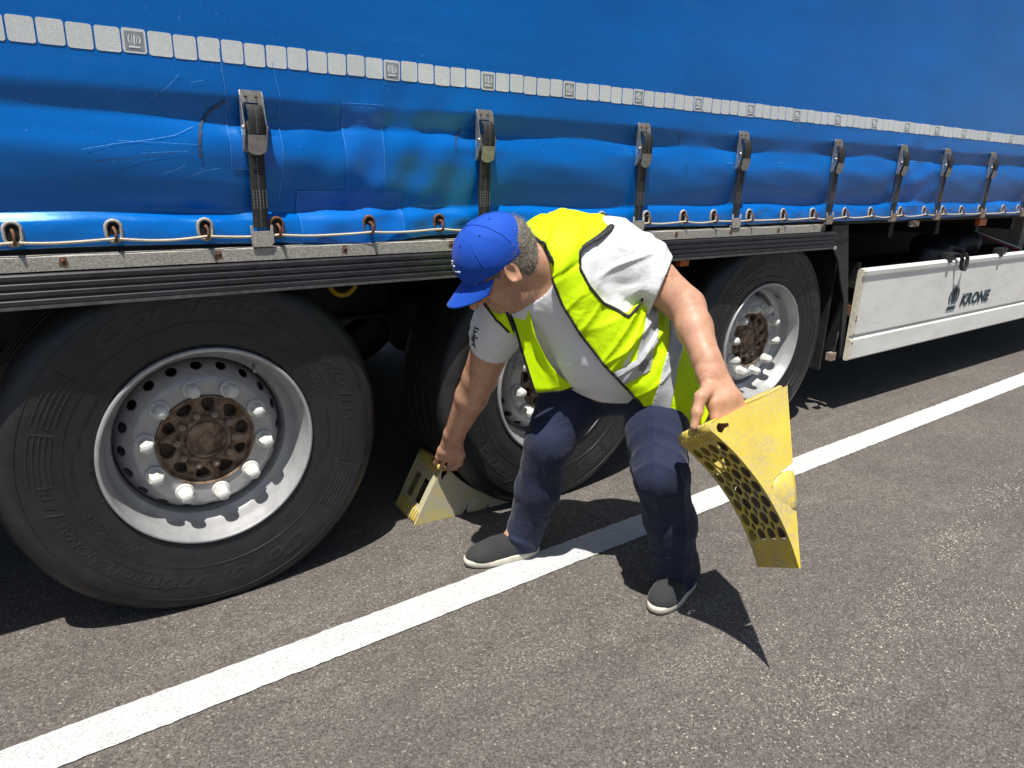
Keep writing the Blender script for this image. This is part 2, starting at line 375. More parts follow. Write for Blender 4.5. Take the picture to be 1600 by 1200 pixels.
def curtain_y(x, z):
    x = np.asarray(x, float); z = np.asarray(z, float)
    zz = z + .006 * np.sin(x * 3.1 + .6) * np.exp(-((z - 1.43) / .05)**2) + .008 * np.sin(x * 4.3 + 1.0) * np.exp(-((z - 1.22) / .06)**2) + .004 * np.sin(x * 9.7) * np.exp(-((z - 1.18) / .03)**2)
    o = smooth_interp(zz, PROF_Z, PROF_O)
    amp = .88 + .17 * np.sin(x * 2.3 + 1.1) + .12 * np.sin(x * 5.9 + .4)
    near = np.ones_like(x) * 10.0
    for s in STRAPX: near = np.minimum(near, np.abs(x - s))
    pin = 1 - .45 * np.exp(-(near / .07)**2)
    tp = np.clip((zz - 1.335) / .04, 0, 1); tp = tp * tp * (3 - 2 * tp)
    o = o * (amp * pin * (1 - tp) + tp * (.48 + .62 * np.exp(-(near / .20)**2) + .20 * np.sin(x * 1.7 + .5)))
    low = np.clip((1.60 - z) / .25, 0, 1)
    # crumpled stretch with the repairs, and small creases running off the straps and eyelets
    rep = np.exp(-((x - .62) / .34)**2)
    o = o + low * rep * (.005 * np.sin(x * 6.5 + z * 5) * np.sin(z * 33 + 1.2 + x * 2.2) + .0035 * np.sin(x * 41 - z * 22))
    o = o + low * .0022 * np.sin(x * 11 + np.sin(z * 19) * 1.4) * np.sin(z * 24 + x * 1.7)
    o = o + .005 * np.exp(-((z - 1.145) / .018)**2) * np.sin(x * 33 + 1.3 * np.sin(x * 7)) * (.55 + .45 * np.sin(x * 2.9))
    rep2 = np.exp(-((x - 3.75) / .28)**2)
    o = o + low * rep2 * (.006 * np.sin(x * 19 - z * 13) * np.sin(z * 36 + x * 4))
    # the long slack waves of the big flat area
    hi = np.clip((z - 1.55) / .5, 0, 1)
    o = o + hi * (.010 * np.sin(x * .9 + z * .7) + .004 * np.sin(x * 2.3 - z * 1.9))
    return -.030 - o
def hemdrop(x):
    return .020 * np.exp(-((x - .47) / .17)**2) + .014 * np.exp(-((x - 3.72) / .16)**2) + .003 * np.sin(x * 6.3)
xs = np.concatenate([np.arange(-3.0, -.7, .05), np.arange(-.7, 2.2, .011), np.arange(2.2, 5.8, .018), np.arange(5.8, 11.3, .06)])
zs = np.concatenate([np.arange(1.093, 1.50, .0062), np.arange(1.50, 1.66, .016), np.arange(1.66, 2.6, .05), np.arange(2.6, 4.01, .12)])
Xg, Zg = np.meshgrid(xs, zs, indexing='xy')
Zd = Zg - hemdrop(Xg) * np.clip((1.145 - Zg) / .05, 0, 1)
Yg = curtain_y(Xg, Zg)
V = np.stack([Xg, Yg, Zd], -1).reshape(-1, 3); nx = len(xs); nz = len(zs)
ii, jj = np.meshgrid(np.arange(nx - 1), np.arange(nz - 1)); a = (jj * nx + ii).ravel()
F = np.stack([a, a + 1, a + 1 + nx, a + nx], 1)
# a folded hem behind the lower edge gives the sheet thickness
hv = len(V); V = np.concatenate([V, np.stack([xs, curtain_y(xs, np.full_like(xs, 1.093)) + .006, 1.0965 - hemdrop(xs)], 1), np.stack([xs, curtain_y(xs, np.full_like(xs, 1.14)) + .008, np.full_like(xs, 1.15)], 1)])
k = np.arange(nx - 1); F = np.concatenate([F, np.stack([k, hv + k, hv + k + 1, k + 1], 1), np.stack([hv + k, hv + nx + k, hv + nx + k + 1, hv + k + 1], 1)])
link('side_curtain', mesh('side_curtain', V, F), trailer, 'tarpaulin', True)
def conform(name, x0, x1, z0, z1, mat, off=.0016, parent=trailer, step=.008, skew=0.0):
    nx_ = max(2, int((x1 - x0) / step)); nz_ = max(2, int((z1 - z0) / step)); V = []; F = []
    for j in range(nz_ + 1):
        for i in range(nx_ + 1):
            x = x0 + (x1 - x0) * i / nx_; z = z0 + (z1 - z0) * j / nz_; x += skew * (z - z0)
            zd = z - float(hemdrop(x)) * max(0, min(1, (1.145 - z) / .05))
            V.append((x, float(curtain_y(x, z)) - off, zd))
    for j in range(nz_):
        for i in range(nx_): a = j * (nx_ + 1) + i; F.append((a, a + 1, a + nx_ + 2, a + nx_ + 1))
    return link(name, mesh(name, V, F), parent, mat, True)
def conform_line(name, pts, wdt, mat, off=.0026, parent=trailer):
    V = []; F = []; P = []
    for (a, b) in zip(pts[:-1], pts[1:]):
        n_ = max(2, int(math.hypot(b[0] - a[0], b[1] - a[1]) / .008))
        P += [(a[0] + (b[0] - a[0]) * t / n_, a[1] + (b[1] - a[1]) * t / n_) for t in range(n_)]
    P.append(pts[-1])
    for i, (x, z) in enumerate(P):
        q_ = P[min(i + 1, len(P) - 1)]; r_ = P[max(i - 1, 0)]; dx, dz = q_[0] - r_[0], q_[1] - r_[1]; L_ = math.hypot(dx, dz) or 1
        ww = wdt * (.35 + .65 * abs(math.sin(i * 1.7 + x * 40)))
        for s in (-.5, .5):
            xx, zz = x - dz / L_ * ww * s, z + dx / L_ * ww * s; V.append((xx, float(curtain_y(xx, zz)) - off, zz - float(hemdrop(xx)) * max(0, min(1, (1.145 - zz) / .05))))
        if i: F.append((2 * i - 2, 2 * i, 2 * i + 1, 2 * i - 1))
    return link(name, mesh(name, V, F), parent, mat)
# repair patches and their weld seams
pt = conform('tarp_patch', .428, .552, 1.212, 1.470, 'tarp_patch')
conform_line('weld_seam', [(.430, 1.24), (.428, 1.470), (.552, 1.472), (.552, 1.14)], .0022, 'weld_seam', parent=pt)
pt = conform('tarp_patch', .287, .612, 1.098, 1.228, 'tarp_patch', .0028)
conform_line('weld_seam', [(.290, 1.10), (.288, 1.228), (.612, 1.232), (.611, 1.105)], .0018, 'weld_seam', .0038, pt)
pt = conform('tarp_patch', .112, .246, 1.285, 1.372, 'tarp_patch')
conform_line('weld_seam', [(.105, 1.575), (.112, 1.45), (.110, 1.286), (.17, 1.283)], .0022, 'weld_seam', parent=pt)
conform_line('weld_seam', [(.236, 1.56), (.250, 1.47), (.247, 1.30), (.235, 1.21)], .0018, 'weld_seam', parent=pt)
pt = conform('tarp_patch', 3.58, 3.98, 1.16, 1.40, 'tarp_patch', step=.014)
conform_line('weld_seam', [(3.60, 1.17), (3.60, 1.40), (3.98, 1.40), (3.98, 1.18)], .003, 'weld_seam', parent=pt)
sc_ = empty('scuff_marks', trailer)
for pts, wd in (([(-.226, 1.322), (-.16, 1.337), (-.08, 1.350), (-.02, 1.363), (.027, 1.386)], .0014), ([(-.10, 1.318), (.0, 1.326), (.009, 1.322)], .0009), ([(-.005, 1.261), (.03, 1.274), (.035, 1.285)], .001), ([(.02, 1.272), (.05, 1.281), (.084, 1.287)], .0016),
                ([(-.06, 1.27), (-.03, 1.279), (-.004, 1.292)], .0014), ([(-.067, 1.445), (-.03, 1.47), (.005, 1.507)], .0014), ([(.03, 1.49), (.06, 1.496)], .0012), ([(2.50, 1.36), (2.54, 1.363)], .002), ([(2.13, 1.35), (2.18, 1.352)], .002), ([(-.15, 1.345), (.03, 1.343)], .0008), ([(.47, 1.425), (.50, 1.423)], .0015)):
    conform_line('scuff', pts, wd, 'scuff_white', parent=sc_)
for pts, wd in (([(.036, 1.31), (.034, 1.34), (.045, 1.39), (.07, 1.425), (.11, 1.452)], .010), ([(.80, 1.36), (.805, 1.39), (.83, 1.42)], .006), ([(-.21, 1.296), (-.12, 1.306), (-.02, 1.322)], .002), ([(1.84, 1.43), (1.842, 1.455)], .004), ([(1.885, 1.30), (1.888, 1.35)], .003)):
    conform_line('dark_scuff', pts, wd, 'scuff_dark', parent=sc_)

# retro-reflective squares, every sixth one printed with a crown
def rsquare(x0, wq, z0, hq):
    r = .006; out = []
    for cx, cz, a0 in ((x0 + wq - r, z0 + hq - r, 0), (x0 + r, z0 + hq - r, 90), (x0 + r, z0 + r, 180), (x0 + wq - r, z0 + r, 270)):
        for k in range(4): a = math.radians(a0 + k * 30); out.append((cx + r * math.cos(a), cz + r * math.sin(a)))
    return out
def flat_on_curtain(poly, off):
    V = [(x, float(curtain_y(x, z)) - off, z) for x, z in poly]; n_ = len(V)
    V += [(x, y + off * .8, z) for x, y, z in V]
    return V, [tuple(range(n_))] + [(i, i + n_, (i + 1) % n_ + n_, (i + 1) % n_) for i in range(n_)]
def crown_polys(s):
    """crown: base bar, two curved bands each side, spear in the middle; unit height s, centred"""
    P = [[(-.42, -.5), (.36, -.5), (.42, -.36), (-.36, -.36)]]
    for sg in (-1, 1):
        for rx, ry, tk, t0, t1 in ((.46, .40, .105, -1.05, 1.15), (.22, .36, .062, -1.0, 1.3)):
            tt = np.linspace(t0, t1, 11); prof_ = np.clip(np.minimum(np.arange(11), 10 - np.arange(11)) / 2.5, .25, 1)
            arc = [(sg * rx * math.cos(t), .07 + ry * math.sin(t)) for t in tt]
            arc2 = [(sg * (rx - tk * w_) * math.cos(t), .07 + (ry - tk * w_ * .55) * math.sin(t)) for t, w_ in zip(tt, prof_)]
            P.append(arc + arc2[::-1])
    P.append([(-.035, -.28), (.035, -.28), (.06, .26), (0, .5), (-.06, .26)])
    return [[(x * s, y * s) for x, y in pl] for pl in P]
PIT = .05592; i0 = -40; crownset = set(range(-36, 200, 6)) | {4} - {6}
for i in range(-40, 150):
    x0 = -.336 + PIT * i
    if x0 > 7.6: break
    jz = .0012 * math.sin(i * 1.9); wq = .052 * (1 + .012 * math.sin(i * 2.7))
    V, F = flat_on_curtain(rsquare(x0, wq, 1.5425 + jz, .0535), .0014)
    o = link('reflective_square', mesh('reflective_square', V, F), trailer, 'reflective_film')
    if (i - 4) % 6 == 0 and i != 10 and -10 < i < 110:
        o['label'] = 'reflective square printed with a white crown'
        cx, cz = x0 + wq / 2, 1.5425 + jz + .0267; k = .0205
        V, F = flat_on_curtain([(cx - k, cz - k), (cx + k, cz - k), (cx + k, cz + k), (cx - k, cz + k)], .0022); link('emblem_field', mesh('emblem_field', V, F), o, 'emblem_grey')
        V = []; F = []
        for pl in crown_polys(.031):
            v, f = flat_on_curtain([(cx + a, cz + b) for a, b in pl], .0030); F += [tuple(t + len(V) for t in q_) for q_ in f]; V += v
        link('crown_print', mesh('crown_print', V, F), o, 'emblem_white')

# eyelets with their staples, and the customs rope threaded through
EYX = [-.80, -.60, -.389, -.183, .029, .218, .494, .742, .99, 1.20, 1.44, 1.684, 1.898, 2.085, 2.331, 2.586, 2.828, 3.113, 3.362, 3.673, 3.961, 4.191, 4.427, 4.697, 5.037, 5.299, 5.56, 5.82]
def stadium(cx, cz, rx, h, n=10):
    return [(cx + rx * math.cos(t), cz + h / 2 - rx + rx * math.sin(t)) for t in np.linspace(0, PI, n)] + [(cx + rx * math.cos(t), cz - h / 2 + rx + rx * math.sin(t)) for t in np.linspace(PI, 2 * PI, n)]
EZ = 1.1315
for i, x in enumerate(EYX):
    rusty = x in (.218, .494, .742); y = float(curtain_y(x, EZ)) - .001
    loops = [(stadium(x, EZ, .0125, .044), 0.0), (stadium(x, EZ, .0150, .049), -.005), (stadium(x, EZ, .0190, .057), -.0042), (stadium(x, EZ, .0215, .062), .001)]
    V = []; F = []; nn = len(loops[0][0])
    for lp, dy in loops: V += [(a, float(curtain_y(a, EZ)) * .5 + y * .5 + dy, b) for a, b in lp]
    for t in range(3):
        for k in range(nn): F.append((t * nn + k, t * nn + (k + 1) % nn, (t + 1) * nn + (k + 1) % nn, (t + 1) * nn + k))
    o = link('eyelet', recalc(mesh('eyelet', V, F)), trailer, 'rust' if rusty else 'galvanised', True)
    if rusty: o['label'] = 'rusty eyelet'
    V = [(a, y - .0006, b) for a, b in stadium(x, EZ, .0128, .0445)]
    link('eyelet_shade_fill', mesh('eyelet_shade_fill', V, [tuple(range(len(V)))]), o, 'hole_shade')  # flat near-black disc painted in for the shade inside the eyelet
    hk = [(x - .001, y + .004, EZ + .006), (x - .001, y - .014, EZ + .010), (x + .001, y - .024, EZ + .001), (x + .001, y - .026, EZ - .014), (x, y - .018, EZ - .023), (x, y + .004, EZ - .024)]
    tubeo('staple', hk, .0036, 'rust', o, 8)
rp = []
for a, b in zip(EYX[:-1], EYX[1:]):
    for t in range(8):
        f = t / 8; x = a + (b - a) * f
        sag = -.006 * math.sin(f * PI) * (1 if (b - a) < .26 else 1.5); wv = .0015 * math.sin(x * 21)
        pull = max(0, 1 - abs(f - .5) * 2)
        y = float(curtain_y(x, 1.118)) - .006 - .010 * (1 - pull)
        rp.append((x, y, EZ - .0175 + sag + wv))
tubeo('customs_rope', rp, .0035, 'rope', trailer, 8)

# tension buckles
def buckle(x):
    b = empty('strap_buckle', trailer, (x, float(curtain_y(x, 1.47)), 0)); T = 1.478
    # channel plate with a window and two rivet holes
    me = curve_mesh([(-.027, -.004), (.027, -.004), (.027, .150), (-.027, .150)], [[(-.019, .026), (-.019, .072), (.019, .072), (.019, .026)], oval(-.013, .011, .0042, .0042, 12), oval(.013, .011, .0042, .0042, 12)], .003)
    for v in me.vertices: v.co = Vector((v.co.x, -.004 + v.co.z, T - v.co.y))
    o = link('buckle_plate', me, b, 'buckle_steel')
    for s in (-1, 1):
        V, F = extr([(-.004, T + .003), (-.012, T - .01), (-.020, T - .05), (-.030, T - .085), (-.028, T - .110), (-.016, T - .140), (-.003, T - .150)], .003, 'x', s * .0285 - .0015)
        link('cheek', recalc(mesh('cheek', V, F)), o, 'buckle_steel')
        tubeo('rivet', [(s * .013, -.001, T - .011), (s * .013, -.0085, T - .011)], .0036, 'rust', o, 10)
        tubeo('pivot_pin', [(s * .027, -.024, T - .088), (s * .0345, -.024, T - .088)], .0055, 'buckle_steel', o, 10)
    # lever with rounded end
    pl = [(-.0235, 0), (.0235, 0), (.0235, .036)] + [(.0235 * math.cos(t), .036 + .014 * math.sin(t)) for t in np.linspace(0, PI, 9)][1:-1] + [(-.0235, .036)]
    V, F = extr(pl, .003, 'z', 0.0); R_ = Matrix.Rotation(math.radians(97), 3, 'X')
    V = [Vector((a, -.040 + c_, T - .106 - b_)) + Vector((0, b_ * .22, 0)) for a, b_, c_ in [(p[0], p[1], p[2]) for p in V]]
    link('lever', recalc(mesh('lever', V, F)), b, 'buckle_steel')
    # webbing: out of the window, round the drum, down behind the lever and on to the hook
    pr = [(.001, T - .030), (-.020, T - .031), (-.033, T - .040), (-.039, T - .060), (-.040, T - .085), (-.0385, T - .108), (-.024, T - .128), (-.018, T - .160), (-.016, T - .22), (-.015, T - .29), (-.014, T - .345)]
    V = []; F = []
    def hw(z): return .0205 - .0 * z
    P2 = []
    for k in range(len(pr) - 1):
        for t in range(3): f = t / 3; P2.append((pr[k][0] + (pr[k + 1][0] - pr[k][0]) * f, pr[k][1] + (pr[k + 1][1] - pr[k][1]) * f))
    P2.append(pr[-1]); n_ = len(P2)
    for lay in (0, .0024):
        for k, (y, z) in enumerate(P2):
            for s in (-1, -.33, .33, 1): V.append((s * .0205, y + lay - .0006 * (1 - s * s), z))
    for k in range(n_ - 1):
        for s in range(3): a = k * 4 + s; F += [(a, a + 1, a + 5, a + 4), (a + n_ * 4, a + n_ * 4 + 4, a + n_ * 4 + 5, a + n_ * 4 + 1)]
        for s in (0, 3): a = k * 4 + s; F.append((a, a + 4, a + 4 + n_ * 4, a + n_ * 4))
    wb = link('webbing', recalc(mesh('webbing', V, F)), b, 'webbing', True)
    V = []; F = []
    def dash(x0, z0, x1, z1, y, wd=.0006):
        k = len(V); dx, dz = x1 - x0, z1 - z0; L_ = math.hypot(dx, dz); nx_, nz_ = -dz / L_ * wd, dx / L_ * wd
        V.extend([(x0 - nx_, y, z0 - nz_), (x1 - nx_, y, z1 - nz_), (x1 + nx_, y, z1 + nz_), (x0 + nx_, y, z0 + nz_)]); F.append((k, k + 1, k + 2, k + 3))
    for k in range(26): z = T - .165 - k * .007; dash(0, z, 0, z - .0035, -.0185)
    for k in range(9): z = T - .042 - k * .007; dash(0, z, 0, z - .0035, -.0412 if k > 2 else -.0405)
    for r in range(6):
        for c_ in range(5):
            z = T - .245 - r * .0085; xx = -.017 + c_ * .0085; dash(xx, z, xx + .003, z - .0065, -.0180, .0005)
    link('stitching', mesh('stitching', V, F), wb, 'stitch')['kind'] = 'stuff'
    # hook plate under the rail
    me = curve_mesh([(-.030, 0), (-.030, .05), (.030, .05), (.030, 0), (.024, 0), (.024, .016), (-.024, .016), (-.024, 0)], [], .004)
    for v in me.vertices: v.co = Vector((v.co.x, -.020 + v.co.z, 1.140 - v.co.y))
    hm_ = 'galvanised' if x < 1 else ('rust_pale' if int(x * 10) % 2 else 'galvanised'); hk = link('strap_hook', me, b, hm_); boxo('hook_lip', (0, -.014, 1.086), (.052, .016, .010), hm_, hk, .002)
    return b
first = buckle(STRAPX[0])
for x in STRAPX[1:]:
    b = buckle(x)
    if x > 2: b.rotation_euler = (0, math.radians(random.uniform(-1.5, 1.5)), 0)

# rails along the lower edge
extro('floor_edge', [(-.006, 1.072), (-.006, 1.15), (.30, 1.15), (.30, 1.072)], 14.2, 'black_steel', trailer, 'x', -3.0)
rail = extro('rub_rail', [(-.020, 1.0405), (-.052, 1.045), (-.052, 1.0775), (-.036, 1.0810), (.02, 1.0805), (.02, 1.0405)], 5.90, 'galvanised', trailer, 'x', -3.0)
for k, x in enumerate([-2.0, -1.65, -1.3, -.95, -.62, -.30, .055, .41, .775, 1.14, 1.49, 1.85, 2.2, 2.55]):
    z = 1.067
    V = [(x, -.0555, z)] + [(x + .006 * math.cos(t) * random.uniform(.8, 1.2), -.0528, z + .006 * math.sin(t) * random.uniform(.8, 1.2)) for t in np.linspace(0, 2 * PI, 10)[:-1]]
    st = link('rust_bolt', mesh('rust_bolt', V, [(0, i, i % 9 + 1) for i in range(1, 10)]), rail, 'rust')
    V = [(x + (.009 + .010 * max(0, -math.sin(t))) * math.cos(t) * random.uniform(.7, 1.1), -.0523, min(1.076, z + .016 * math.sin(t) * random.uniform(.8, 1.2))) for t in np.linspace(0, 2 * PI, 15)[:-1]]
    link('rust_run', mesh('rust_run', V, [tuple(range(14))]), rail, 'rust_stain')
for x in (.345, 2.93, 3.9): boxo('rail_bracket', (x, -.022, 1.062), (.026 if x < 1 else .09, .02, .036), 'rust_pale' if x > 1 else 'black_plastic', trailer, .002)
G = [(-.030, 1.0385)]
for k in range(4):
    zt = 1.036 - k * .0195
    G += [(-.044, zt), (-.047, zt - .004), (-.047, zt - .0135), (-.044, zt - .0165), (-.0447, zt - .018)]
G += [(-.046, .957), (-.040, .951), (-.024, .951), (-.022, 1.0385)]
G = [(y - .016 if y < -.03 else y, 1.318 - (1.318 - z) * .985) for y, z in G]
extro('guard_rail', G, 6.03, 'black_plastic', trailer, 'x', -3.0)
extro('guard_lip', [(-.063, .9590), (-.063, .9670), (-.0585, .9670), (-.0585, .9590)], 6.03, 'black_paler', trailer, 'x', -3.0)
# floor, frame and running gear underneath, all in deep shade
boxo('load_floor', (4.1, 1.30, 1.125), (14.2, 2.5, .05), 'black_steel', trailer)
extro('far_curtain', [(2.60, 1.09), (2.60, 4.0), (2.63, 4.0), (2.63, 1.09)], 14.2, 'tarpaulin', trailer, 'x', -3.0)
boxo('roof', (4.1, 1.30, 4.02), (14.2, 2.66, .04), 'tarpaulin', trailer)
boxo('rear_door', (-3.02, 1.30, 2.55), (.05, 2.6, 2.95), 'galvanised', trailer); boxo('front_wall', (11.22, 1.30, 2.55), (.05, 2.6, 2.95), 'tarpaulin', trailer)
extro('far_guard', [(2.60, .95), (2.60, 1.04), (2.63, 1.04), (2.63, .95)], 6.03, 'black_plastic', trailer, 'x', -3.0)
for y in (.72, 1.86):
    V = []; extro('frame_beam', [(y - .06, 1.09), (y - .06, 1.075), (y - .006, 1.075), (y - .006, .70), (y - .06, .70), (y - .06, .685), (y + .06, .685), (y + .06, .70), (y + .006, .70), (y + .006, 1.075), (y + .06, 1.075), (y + .06, 1.09)], 13.8, 'black_steel', trailer, 'x', -2.9)
for x in np.arange(-2.6, 11, .6): boxo('cross_member', (x, 1.3, 1.03), (.05, 2.3, .13), 'black_steel', trailer)
for x in (0, 1.31, 2.62):
    tubeo('axle', [(x, .25, HZ), (x, 2.33, HZ)], .065, 'black_steel', trailer, 16)
    for y in (.62, 1.96):
        V, F = extr([(x - .02, HZ - .10), (x + .5, HZ + .10), (x + .55, HZ + .35), (x + .48, HZ + .36), (x + .42, HZ + .17), (x - .05, HZ + .09), (x - .34, HZ + .05), (x - .34, HZ - .03)], .10, 'y', y - .05)
        link('suspension_arm', recalc(mesh('suspension_arm', V, F)), trailer, 'black_steel')
        V, F = lathe([(.0, .0), (.10, .0), (.125, .03), (.115, .06), (.125, .09), (.125, .14), (.115, .17), (.125, .20), (.10, .23), (.0, .23)], 20)
        V = [(x - .3 + a, y + c_, HZ + .04 + b) for a, b, c_ in V]; link('air_bellow', mesh('air_bellow', V, F), trailer, 'black_steel', True)
    boxo('brake_chamber', (x + .12, .72, HZ + .12), (.16, .2, .16), 'black_steel', trailer, .05)
V = [( .51 + .048 * math.cos(t), .22, .925 + .048 * math.sin(t)) for t in np.linspace(0, 2 * PI, 25)[:-1]]
tubeo('yellow_hose', V, .009, 'yellow_hose', trailer, 8, True)
tubeo('hose_tail', [(.53, .26, .965), (.6, .4, 1.0), (.8, .55, .99)], .008, 'yellow_hose', trailer, 8)
boxo('side_lamp', (2.08, .10, .918), (.06, .03, .03), 'orange_lens', trailer, .006)
boxo('lamp_bracket', (2.08, .125, .935), (.09, .012, .05), 'black_plastic', trailer)
boxo('side_lamp', (4.93, .03, 1.045), (.11, .03, .045), 'orange_lens', trailer, .006)
tubeo('air_tank', [(3.55, 1.25, .80), (5.2, 1.25, .80)], .17, 'black_steel', trailer, 24)

# wheels
def side_y(r):
    return np.interp(r, [.296, .312, .340, .375, .405, .435, .462, .485, .503, .516, .526], [.006, -.002, -.006, -.008, -.010, -.011, -.010, -.006, .003, .015, .028])
def tyre_mesh():
    prof = [(r, float(side_y(r))) for r in (.296, .304, .312, .3125, .326, .340, .358, .372, .3725, .3765, .377, .392, .405, .420, .435, .450, .462, .474, .4745, .4785, .479, .485, .494, .503, .510, .516, .521, .526)]
    for i_, dy in ((7, .0), (8, -.0015), (9, -.0015), (10, 0), (17, 0), (18, -.002), (19, -.002), (20, 0)): prof[i_] = (prof[i_][0], prof[i_][1] + dy)
    prof += [(.5305, .038), (.5325, .046)]
    for y0 in (.085, .145, .205, .265):                     # tread with four ring grooves
        prof += [(.534, y0 - .011), (.534, y0 - .0065), (.520, y0 - .005), (.520, y0 + .005), (.534, y0 + .0065), (.534, y0 + .011)]
    prof += [(.5325, .305), (.526, .325), (.503, .350), (.435, .372), (.35, .362), (.296, .345)]
    V, F = lathe(prof, 160)
    out = []
    for x, y, z in V:
        zf = -(HZ - .003)
        if z < zf:
            sq = zf - z; z = zf - sq * .02; y += -(sq) * (.5 if y < .02 else 0)
        elif z < zf + .09 and y < .03: y -= .006 * (1 - (z - zf) / .09)
        out.append((x, y, z))
    return autosmooth(recalc(mesh('tyre', out, F)), 40)
TYRE = tyre_mesh(); TYRE.materials.append(MAT['tyre_rubber'])
def on_side(x, y, z, a0, rmid, hgt):
    r = rmid + y; a = a0 - x / rmid
    return (r * math.cos(a), float(side_y(r)) - hgt - z, r * math.sin(a))
def lettering():
    bm = bmesh.new()
    def put(s, size, r, a_start, depth=.0022, shear=0, bold=0.0, spacing=1.0, arc=None):
        me = text_mesh(s, size, depth, shear, bold, spacing)
        if arc:
            xs_ = [v.co.x for v in me.vertices]; kx = math.radians(arc) * r / (max(xs_) - min(xs_))
            for v in me.vertices: v.co.x = (v.co.x - min(xs_)) * kx
        a0 = math.radians(a_start)
        for v in me.vertices: v.co = Vector(on_side(v.co.x, v.co.y - size * .36, v.co.z, a0, r, .0003))
        bm.from_mesh(me); bpy.data.meshes.remove(me)
    def strip(r0, a0, r1, a1, wd=.0011):
        n_ = max(2, int(abs(a1 - a0) * .45 / .012) + 1); P = []
        for k in range(n_ + 1):
            f = k / n_; r = r0 + (r1 - r0) * f; a = a0 + (a1 - a0) * f; P.append((r * math.cos(a), float(side_y(r)) - .0008, r * math.sin(a)))
        V, F = tube(P, wd, 5); vs = [bm.verts.new(v) for v in V]
        for f in F:
            try: bm.faces.new([vs[i] for i in f])
            except ValueError: pass
    D = math.radians
    for rot in (0, 180):
        put('Cordiant', .066, .430, -52 + rot, .003, .35, .0022, .95, 64)
        put('PROFESSIONAL', .034, .418, -119 + rot, .0026, .25, .0006, 1.02, 44)
        for r0, a0, r1, a1 in ((.398, -116, .398, -165), (.440, -116, .440, -165), (.398, -116, .440, -116), (.398, -165, .440, -167)): strip(r0, D(a0 + rot), r1, D(a1 + rot))
        put('/ TR', .040, .420, -168 + rot, .0024, .2, 0, 1.0)
        for blk, (b0, b1) in enumerate(((183, 163), (161, 141))):  # ribbed E-shaped blocks
            for k in range(5): strip(.398 + k * .013, D(b0 + rot - (0 if k % 2 else 1.5)), .398 + k * .013, D(b1 + rot), .0016)
            strip(.398, D(b1 + rot), .450, D(b1 + rot), .0016); strip(.402, D(b0 + rot), .440, D(b0 - 1 + rot), .0012)
        put('385/65R22.5 160K', .025, .345, -100 + rot, .002, .12, .0004, 1.06)
        put('TRAILING AXLE', .026, .353, 51 + rot, .002, .15, .0004, 1.05)
        put('(TWI)', .017, .345, 214 + rot, .0016); put('TUBELESS  REGROOVABLE', .0125, .352, 12 + rot, .0012); put('RADIAL', .012, .338, 168 + rot, .0012); put('STEEL BODY 6 PLIES  TREAD 5 PLIES', .010, .334, 158 + rot, .001)
        for k in range(-180, 180, 45): strip(.302, D(k + rot * .1), .312, D(k + rot * .1), .0009)
    return autosmooth(frombm('sidewall_lettering', bm), 30)
LET = lettering(); LET.materials.append(MAT['tyre_letter'])
def rim_mesh():
    DF = .070                                              # depth of the disc face
    # lip and barrel
    prof = [(.290, .05), (.296, .012), (.2985, .004), (.2985, -.005), (.296, -.0085), (.2915, -.009), (.288, -.006), (.285, .004), (.282, .016), (.2745, .034), (.2715, .044), (.270, .075), (.262, .092), (.248, .104), (.243, .120), (.243, .175), (.243, .32)]
    V, F = lathe(prof, 128)
    bm = bmesh.new(); me = mesh('t', V, F); bm.from_mesh(me); bpy.data.meshes.remove(me)
    # disc: flat annulus, then a dish sloping back with ventilation holes
    n = 160; holes = 20
    rings = [(.1405, DF + .012), (.1405, DF), (.150, DF - .001), (.188, DF - .001), (.1955, DF + .001), (.2015, DF + .007)]
    V, F = lathe(rings, n); me = mesh('t', V, F); bm.from_mesh(me); bpy.data.meshes.remove(me)
    # slope with holes: flat development bent onto the cone
    def cone(x, t):                                        # t 0..1 down the slope
        r = .2015 + .0365 * (1 - (1 - t)**1.35) ; y = DF + .007 + .068 * (t**1.25)
        a = x; return (r * math.cos(a), y, r * math.sin(a))
    per = 2 * PI / holes
    for h in range(holes):
        nseg = 8; c_ = (h + .5) * per
        ov = [(c_ + per * .235 * math.cos(2 * PI * k / 16), .47 + .235 * math.sin(2 * PI * k / 16)) for k in range(16)]
        # outer frame of the cell, 16 points matching the oval
        fr = []
        for k in range(16):
            a = 2 * PI * k / 16; cx, sy = math.cos(a), math.sin(a); mx = max(abs(cx), abs(sy)); fr.append((c_ + per * .5 * cx / mx, .5 + .5 * sy / mx))
        V0 = [bm.verts.new(cone(*q)) for q in ov]; Vm = [bm.verts.new(cone((a[0] + b[0]) / 2, (a[1] + b[1]) / 2)) for a, b in zip(ov, fr)]; V1 = [bm.verts.new(cone(*q)) for q in fr]
        Vi = [bm.verts.new(Vector(cone(*q)) + Vector((0, .012, 0))) for q in ov]
        for k in range(16):
            j = (k + 1) % 16
            for A, B in ((Vi, V0), (V0, Vm), (Vm, V1)):
                try: bm.faces.new((A[k], A[j], B[j], B[k]))
                except ValueError: pass
    bmesh.ops.remove_doubles(bm, verts=bm.verts, dist=2e-4); bmesh.ops.recalc_face_normals(bm, faces=bm.faces)
    return autosmooth(frombm('rim', bm), 32)
RIM = rim_mesh(); RIM.materials.append(MAT['rim_silver'])
